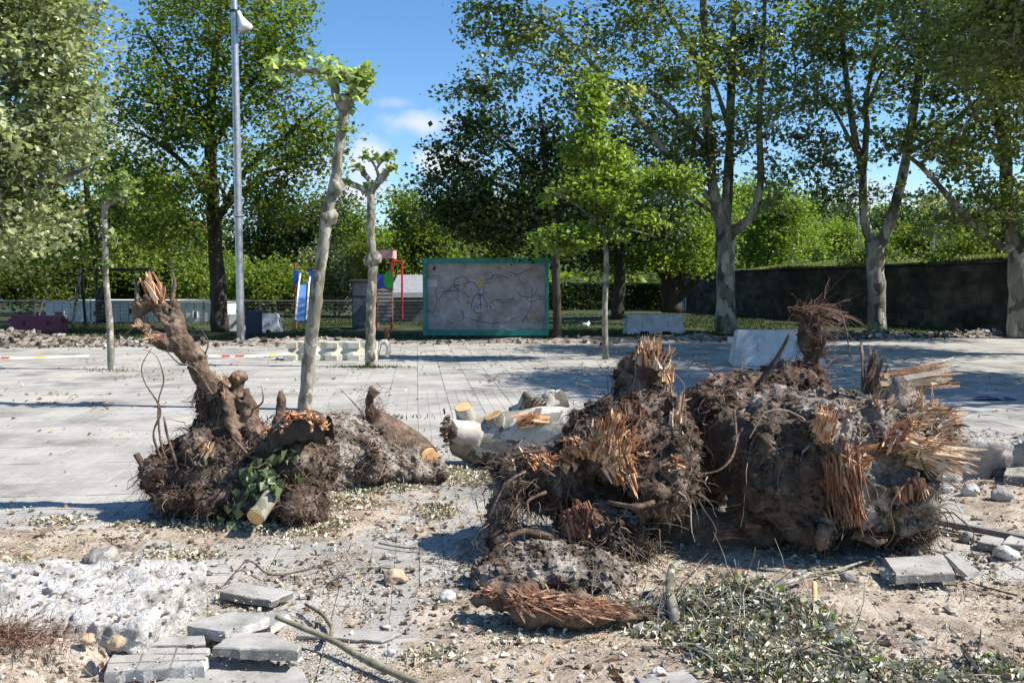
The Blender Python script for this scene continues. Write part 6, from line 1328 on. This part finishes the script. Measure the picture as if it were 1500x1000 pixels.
slab('paving_slab', [(190, 1010, .03), (470, 1015, .03), (440, 975, .02), (310, 968, .02)], .05, 'flush sandy slab at the bottom edge, below the propped slab', edgemat=DARKE)
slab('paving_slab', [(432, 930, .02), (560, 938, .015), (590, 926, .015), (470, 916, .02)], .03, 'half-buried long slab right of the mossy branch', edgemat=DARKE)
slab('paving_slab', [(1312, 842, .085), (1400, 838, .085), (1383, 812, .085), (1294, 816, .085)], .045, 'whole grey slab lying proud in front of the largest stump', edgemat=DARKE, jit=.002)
slab('paving_slab', [(1384, 812, .09), (1398, 806, .10), (1436, 836, .04), (1418, 844, .03)], .03, 'narrow slab sliver leaning right of the whole slab', edgemat=ROCKW)
slab('paving_slab', [(1432, 793, .05), (1462, 799, .05), (1470, 788, .06), (1442, 782, .06)], .04, 'small pale slab fragment below the plank at the right', edgemat=DARKE)
slab('paving_slab', [(1468, 795, .05), (1515, 800, .04), (1515, 784, .04), (1480, 783, .05)], .03, 'pale slab fragment cut by the right edge below the plank', edgemat=DARKE)
slab('paving_slab', [(940, 1010, .03), (1030, 1000, .04), (1005, 980, .03), (930, 990, .02)], .03, 'grey slab end poking from under the leaf pile at the bottom', edgemat=DARKE)
slab('paving_slab', [(1470, 690 + 5, .10), (1520, 700, .1), (1520, 675, .12), (1480, 672, .12)], .08, 'dark broken slab beside the boulder at the right edge', edgemat=DARKE, mat=ROCK)

r = empty('concrete_block', V3(-1.95, 3.85, 0), 'large rough white broken concrete block at the lower left', 'concrete block')
v, q = lump([('b', V3(-2.0, 3.60, .05), (.52, .33, .15), (.10, .03, .08)), ('b', V3(-1.60, 3.60, .055), (.16, .31, .155), (.10, .07, -.06))], h=.0095, amp=.016, freq=13, k=.015, seed=3, pits=.035, floor=-.05, octv=6)
mb = MB(); mb.add(v, q, .5); bo = mb.build('block', CONC, parent=r, smooth=True)
p, nn = surf_pts(v, q, 900, up=(0, -.3, 1)); crumbs('aggregate', CHIPG, p, .003 + .013 * rs.rand(900) ** 3, parent=r, flatz=.7)['kind'] = 'stuff'
r = empty('earth_heap', V3(-2.1, 3.45, 0), 'heap of stony earth in front of the concrete block, with brown roots on it', 'earth heap')
v, q = lump([('e', V3(-2.08, 3.22, .02), np.array([.36, .13, .14])), ('e', V3(-1.74, 3.24, .01), np.array([.18, .10, .10])), ('e', V3(-2.0, 3.02, .0), np.array([.42, .2, .09]))], h=.012, amp=.03, freq=10, k=.05, seed=13, floor=-.03, octv=5)
mb = MB(); mb.add(v, q, .5); mb.build('earth', DUST, parent=r, smooth=True)
p, nn = surf_pts(v, q, 1500, zmin=0); crumbs('pebbles', PEBB, p, .003 + .022 * rs.rand(1500) ** 4, parent=r, flatz=.8)['kind'] = 'stuff'
mb = MB(); tp = V3(-2.02, 3.20, .155) + rs.normal(size=(1300, 3)) * np.array([.13, .05, .012]); hairs(mb, tp, rs.normal(size=(1300, 3)), (.06, .2), (.0008, .002), grav=.1, curl=.35, bias=(.6, 0, 0)); mb.build('root_mat', ROOTR, parent=r, kind='stuff')

r = empty('concrete_chunk', V3(3.9, 6.8, 0), 'large dark broken concrete chunk in shade behind the right stump', 'concrete chunk')
v, q = lump([('b', V3(3.55, 6.75, .14), (.32, .25, .19), (.05, .12, .1)), ('b', V3(4.15, 6.75, .13), (.34, .24, .17), (-.05, -.1, -.08))], h=.016, amp=.03, freq=8, k=.03, seed=5, pits=.03, floor=-.03); mb = MB(); mb.add(v, q, .5); mb.build('block', ROCK, parent=r, smooth=True)
p, nn = surf_pts(v, q, 500, up=(0, 0, 1)); crumbs('grit', CHIPG, p, .005 + .02 * rs.rand(500) ** 3, parent=r)['kind'] = 'stuff'

def stone(px, py, s, mat, label, sq=(1, .8, .7), seed=0):
    up = .13 if 'earth heap' in label else 0.0
    p = G(px, py, up); p[2] = 0; r = s * p[1] / FPX; z = max(gz(p[0], p[1]), up); c = p + V3(0, r * .5, z + r * sq[2] * .6)
    v, q = lump([('e', c, np.array(sq) * r), ('e', c + V3(.3 * r, 0, .1 * r), np.array(sq) * r * .7)], h=r / 7, amp=r * .25, freq=1.1 / r, k=r * .3, seed=seed)
    mb = MB(); mb.add(v, q, .5); o = mb.build('stone', mat, smooth=True); tag(o, label, 'stone', 'loose stones on the ground')
for k, a in enumerate([(577, 856, 17, ROCKT, 'rounded tan stone alone in the dirt left of the broken root'), (655, 882, 13, ROCKW, 'pale stone beside the tip of the broken root\'s shadow'), (566, 818, 6, ROCKW, 'small whitish stone above the rounded tan one'),
        (570, 900 + 60, 8, ROCKW, 'white angular stone right of the mossy branch'), (1308, 852, 14, ROCKW, 'knobbly white stone at the left corner of the whole slab'), (1245, 855, 12, ROCK, 'low grey stone left of the knobbly white one'),
        (1421, 796, 13, ROCK, 'rounded grey stone just below the plank at the right'), (1478, 820, 18, ROCKW, 'light angular stone near the right edge, right of the slab sliver'), (1470, 738, 16, ROCK, 'blocky grey stone on the dusty strip behind the plank'),
        (1385, 722, 11, ROCKW, 'pale lump of rubble on the dusty strip near the stump'), (1425, 728, 12, ROCKW, 'pale flattish rubble piece in the middle of the dusty strip'), (1338, 812, 12, ROCK, 'stone wedged behind the whole slab'),
        (430, 975, 10, ROCKW, 'white chip of stone right of the propped slab'), (140, 828, 22, ROCK, 'smooth grey stone just behind the concrete block'), (168, 948, 12, ROCKT, 'tan cobble on the earth heap nearest the grooved slab'), (125, 942, 11, ROCKT, 'tan cobble on the earth heap at the tip of the brown root mat'),
        (250, 850 - 20, 9, ROCKT, 'tan stone at the right rear corner of the concrete block'), (965, 995, 9, ROCKW, 'pale stone on the slab end under the leaf pile')]): stone(*a, sq=(1, .8, .65 if k % 2 else .8), seed=k)

def stick(name, label, pts, rads, mat=BARK_Y, cat='branch', sides=10, rough=.2, side=None):
    w = [G(px, py) for px, py, _ in pts]; w = [V3(q[0], q[1], gz(q[0], q[1]) + dz) for q, (_, _, dz) in zip(w, pts)]
    r = empty(name, w[0] * [1, 1, 0], label, cat, 'fallen branches and sticks'); mb = MB(); tube(mb, w, rads, sides=sides, step=.03, rough=rough, rfreq=18); mb.build('stem', mat, parent=r, smooth=True)
    if side:
        w = [G(px, py) for px, py, _ in side[0]]; w = [V3(q[0], q[1], gz(q[0], q[1]) + dz) for q, (_, _, dz) in zip(w, side[0])]; mb = MB(); tube(mb, w, side[1], sides=8, step=.03, rough=rough, rfreq=18); mb.build('side_branch', mat, parent=r, smooth=True)
    return r
MOSS = M('mossy_bark', [(0.3, (0.09, 0.075, 0.045)), (0.5, (0.21, 0.185, 0.12)), (0.75, (0.38, 0.35, 0.26))], scale=12, bump=.6, bscale=40, dist=.01)
stick('fallen_branch', 'mossy olive branch with a curved fork lying across the dirt at the bottom', [(405, 938, .10), (480, 955, .06), (545, 985, .04), (620, 1015, .03)], [.009, .014, .015, .015], MOSS, side=([(484, 953, .06), (486, 935, .05), (472, 915, .05), (448, 897, .04)], [.012, .011, .010, .007]))
stick('fallen_branch', 'pale bent branch end standing out of the leaf pile', [(995, 935, .0), (985, 915, .07), (980, 895, .12), (985, 878, .15), (996, 872, .155)], [.028, .024, .021, .02, .012], BARK_Y)
stick('fallen_branch', 'short upright cream stick at the back edge of the leaf pile', [(1193, 907, .0), (1193, 895, .05), (1192, 885, .09)], [.013, .012, .011], CUT)
stick('fallen_branch', 'thin pale twig in front of the stump shadow, left of the low grey stone', [(1162, 850, .02), (1215, 843, .02), (1270, 828, .03)], [.009, .008, .005], BARK_Y)
stick('fallen_branch', 'pale crooked stick at the top edge of the leaf pile', [(1120, 880, .05), (1160, 872, .06), (1182, 858, .05)], [.012, .013, .010], BARK_Y)
stick('fallen_branch', 'dark stick with twigs at the bottom right corner', [(1408, 962, .04), (1425, 985, .03), (1445, 1010, .02)], [.010, .012, .013], BARK_D, side=([(1426, 985, .03), (1434, 965, .06), (1436, 952, .08)], [.005, .004, .002]))
stick('fallen_branch', 'thin forked stick in the dirt left of the tan stone', [(600, 842, .02), (545, 838, .03), (500, 848, .03), (485, 860, .03)], [.003, .005, .006, .004], BARK_Y, side=([(500, 848, .03), (490, 835, .03), (478, 820, .02)], [.004, .003, .002]))
stick('fallen_branch', 'thin reddish root stick arching over the upper left slab', [(335, 858, .03), (365, 835, .05), (400, 850, .03), (470, 840, .04), (500, 828, .03)], [.003, .005, .005, .005, .002], ROOTM)
stick('fallen_branch', 'slender bare twig half in shadow left of the stumps', [(555, 800, .02), (590, 806, .02), (620, 808, .02)], [.006, .007, .003], BARK_Y)
stick('fallen_branch', 'thin straight twig lying on the dirt at the right edge', [(1490, 880, .02), (1440, 865, .02), (1420, 858, .02)], [.004, .004, .003], BARK_D)
w0, w1 = G(1350, 762, .03), G(1512, 793, .03); r = empty('wooden_plank', w0, 'long thin weathered plank edge lying behind the slabs at the right', 'plank'); mb = MB(); d = unit(w1 - w0); box(mb, (w0 + w1) / 2 + V3(0, 0, .01), (np.linalg.norm(w1 - w0), .035, .035), rz=math.atan2(d[1], d[0])); mb.build('board', GREYW, parent=r)
w0, w1 = G(1360, 775, .02), G(1440, 790, .02); mb = MB(); d = unit(w1 - w0); box(mb, (w0 + w1) / 2, (np.linalg.norm(w1 - w0), .02, .012), rz=math.atan2(d[1], d[0])); mb.build('batten', GREYW, parent=r)
# crumpled blue plastic on the shaded paving
p = G(1455, 585); xs = np.linspace(-.25, .25, 14); ys = np.linspace(-.12, .12, 8); X, Yg = np.meshgrid(xs, ys, indexing='ij'); Z = .03 + .03 * fbm(np.stack([X, Yg, 0 * X], -1) * 9, 3, 4)
i = np.arange(13)[:, None] * 8; j = np.arange(7)[None, :]; mb = MB(); mb.add((np.stack([X, Yg, Z], -1) + p).reshape(-1, 3), np.stack([i + j, i + 8 + j, i + 9 + j, i + j + 1], -1).reshape(-1, 4), .5); o = mb.build('plastic_sheet', FILMB, smooth=True); tag(o, 'crumpled scrap of blue plastic on the shaded paving at the right', 'plastic sheet')

# scatter: chips, crumbs, dead leaves, twigs
def scatter(n, dens, x=(-4.5, 5.5), y=(2.7, 9.0)):
    X = rs.uniform(*x, n * 3); Yy = y[0] + (y[1] - y[0]) * rs.rand(n * 3) ** 1.25; z, m = dust_z(X, Yy)
    k = (rs.rand(n * 3) < dens(X, Yy, m)) & (np.abs(X) < .66 * Yy + .3); X, Yy, z = X[k][:n], Yy[k][:n], np.maximum(z[k][:n], 0); return np.stack([X, Yy, z], -1)
def clump(X, Yy, f, s, lo=-.1, hi=.5): return smooth(lo, hi, fbm(np.stack([X, Yy, 0 * X], -1) * f, 3, s))
D1 = lambda X, Yy, m: np.clip(m * (.15 + clump(X, Yy, 2.2, 71)) + .02 * clump(X, Yy, 1.5, 73), 0, 1)
def flakes(name, mat, pts, size, lift=.004, flat=3.0, aspect=.45, a=None):
    mb = MB(); p = pts + np.array([0, 0, lift]); leaves(mb, p, size, flat=flat, aspect=aspect, curl=.35, a=a); return mb.build(name, mat, kind='stuff')
p = scatter(130000, D1); flakes('wood_chips', CHIP, p, .004 + .013 * rs.rand(len(p)) ** 2.5)
p = scatter(5000, D1); flakes('large_chips', CHIP, p, .014 + .024 * rs.rand(len(p)) ** 2.5, lift=.006, aspect=.35)
p = scatter(26000, lambda X, Yy, m: np.clip(m * (.2 + clump(X, Yy, 3, 5)) + .01, 0, 1)); sz = .0025 + .018 * rs.rand(len(p)) ** 5; crumbs('dirt_crumbs', CHIPG, p + np.stack([0 * sz, 0 * sz, sz * .4], -1), sz)
p = scatter(2400, lambda X, Yy, m: np.clip(.5 * m * clump(X, Yy, 2.5, 15) + .012, 0, 1)); flakes('dead_leaves', DEADL, p, .012 + .028 * rs.rand(len(p)) ** 1.5, lift=.01, flat=1.2, aspect=.7)
p = scatter(9000, lambda X, Yy, m: np.clip(.7 * m * clump(X, Yy, 1.6, 25, .05, .6) + .004, 0, 1)); flakes('green_bits', LW, p, .015 + .03 * rs.rand(len(p)), lift=.012, flat=.8, aspect=.7)
p = scatter(900, lambda X, Yy, m: np.clip(m * .5 + .02, 0, 1)); a = rs.rand(len(p)) * 6.28; L = .04 + .13 * rs.rand(len(p)) ** 2; d = np.stack([np.cos(a), np.sin(a), .1 * rs.rand(len(p))], -1) * L[:, None]; mid = p + d * .5 + rs.normal(size=p.shape) * L[:, None] * .08
mid[:, 2] = p[:, 2] + .01; mb = MB(); many_tubes(mb, np.stack([p + [0, 0, .006], mid, p + d + [0, 0, .006]], 1), np.full(len(p), .0022), np.full(len(p), .0012)); mb.build('twig_litter', ROOTF, kind='stuff')
p = scatter(1600, lambda X, Yy, m: np.clip(m * (.1 + clump(X, Yy, 2, 91)), 0, 1)); flakes('bark_strips', DEADL, p, .03 + .06 * rs.rand(len(p)) ** 2, lift=.008, flat=2, aspect=.16)
# thin scatter of leaves over the far paving
X = rs.uniform(-9, 9, 5200); Yy = rs.uniform(8, 21, 5200); k = rs.rand(5200) < .04 + .9 * smooth(.25, .7, fbm(np.stack([X * .5, Yy * 1.6, 0 * X], -1), 3, 33)); X, Yy = X[k], Yy[k]
flakes('paving_leaves', DEADL, np.stack([X, Yy, 0 * X + .006], -1), .03 + .05 * rs.rand(len(X)), flat=1.5, aspect=.6)
X = rs.uniform(-8, 8, 900); Yy = rs.uniform(12, 21, 900); k = smooth(.2, .6, fbm(np.stack([X * .4, Yy * 1.6, 0 * X], -1), 3, 43)) > rs.rand(900); flakes('paving_greens', LW, np.stack([X[k], Yy[k], 0 * X[k] + .01], -1), .04 + .06 * rs.rand(k.sum()), flat=1., aspect=.7)
def pile(name, spots, n, size, mat, parent=None, kind='stuff', aspect=.7, up=.8, label=None):
    c = []; w = np.array([s[2] * s[3] for s in spots]); cnt = (w / w.sum() * n).astype(int)
    for (px, py, rx, ry, h), m in zip(spots, cnt):
        g0 = G(px, py); r = np.sqrt(rs.rand(m)); a = rs.rand(m) * 6.28; q = np.stack([g0[0] + rx * r * np.cos(a), g0[1] + ry * r * np.sin(a)], -1); q += rs.normal(size=q.shape) * .03
        z, _ = dust_z(q[:, 0], q[:, 1]); c.append(np.column_stack([q, np.maximum(z, 0) + .008 + h * np.clip(1 - r, 0, 1) ** .6 * (.35 + .65 * rs.rand(m)) * (1 + .5 * fbm(np.column_stack([q, 0 * z]) * 8, 2, 4))]))
    c = np.concatenate(c); mb = MB(); leaves(mb, c, size[0] + (size[1] - size[0]) * rs.rand(len(c)) ** 1.5, flat=up, aspect=aspect, curl=.6); return mb.build(name, mat, kind=kind), c
PILE = [(950, 905, .18, .10, .07), (1020, 900, .22, .14, .13), (1090, 905, .24, .16, .15), (1150, 925, .24, .18, .14), (1070, 950, .24, .13, .10), (1190, 970, .26, .14, .10), (1280, 1000, .26, .10, .06), (1110, 985, .24, .10, .06), (1400, 1005, .12, .04, .04), (890, 912, .12, .05, .03), (1340, 985, .12, .04, .03), (1460, 985, .12, .06, .05), (1000, 925, .22, .08, .06)]
o, c1 = pile('leaf_pile', PILE, 7500, (.016, .055), LW, up=.3); pile('leaf_pile_green', PILE, 900, (.02, .045), LB); pile('leaf_pile_dry', PILE, 7000, (.01, .03), CHIP)
mb = MB(); k = rs.choice(len(c1), 700); hairs(mb, c1[k], np.tile([0, 0, .3], (700, 1)), (.06, .30), (.0015, .0045), grav=.10, curl=.15, out=.5, npt=5, sides=4); mb.build('leaf_pile_twigs', BARK_Y, kind='stuff')
SQ = [(505, 738, .18, .12, .03), (560, 715, .2, .12, .03), (640, 690, .25, .12, .05), (600, 705, .2, .1, .04), (480, 770, .12, .1, .03), (640, 750, .12, .12, .04), (90, 765, .15, .05, .03), (250, 770, .3, .05, .02), (340, 775, .25, .05, .03), (30, 835, .2, .08, .03), (640, 965, .09, .04, .03), (270, 815, .15, .06, .02), (700, 700, .2, .2, .03), (420, 780, .15, .06, .02)]
SQ = [(a_, b_, c_ * 1.3, d_ * 1.5, e_) for a_, b_, c_, d_, e_ in SQ]
pile('scattered_leaves', SQ, 2300, (.018, .05), LW, up=.6); pile('scattered_straw', SQ, 4500, (.01, .04), CHIP, aspect=.25)
blades('pollard_grass', GRASSB, np.concatenate([G(541, 538)[0] + rs.normal(0, .35, 500), G(420, 612)[0] + rs.normal(0.6, .5, 260), G(163, 543)[0] + rs.normal(0, .25, 60)]), np.concatenate([G(541, 538)[1] + rs.normal(0, .1, 500), G(420, 612)[1] + rs.normal(0, .08, 260), G(163, 543)[1] + rs.normal(0, .1, 60)]), np.zeros(820), .05, .008)
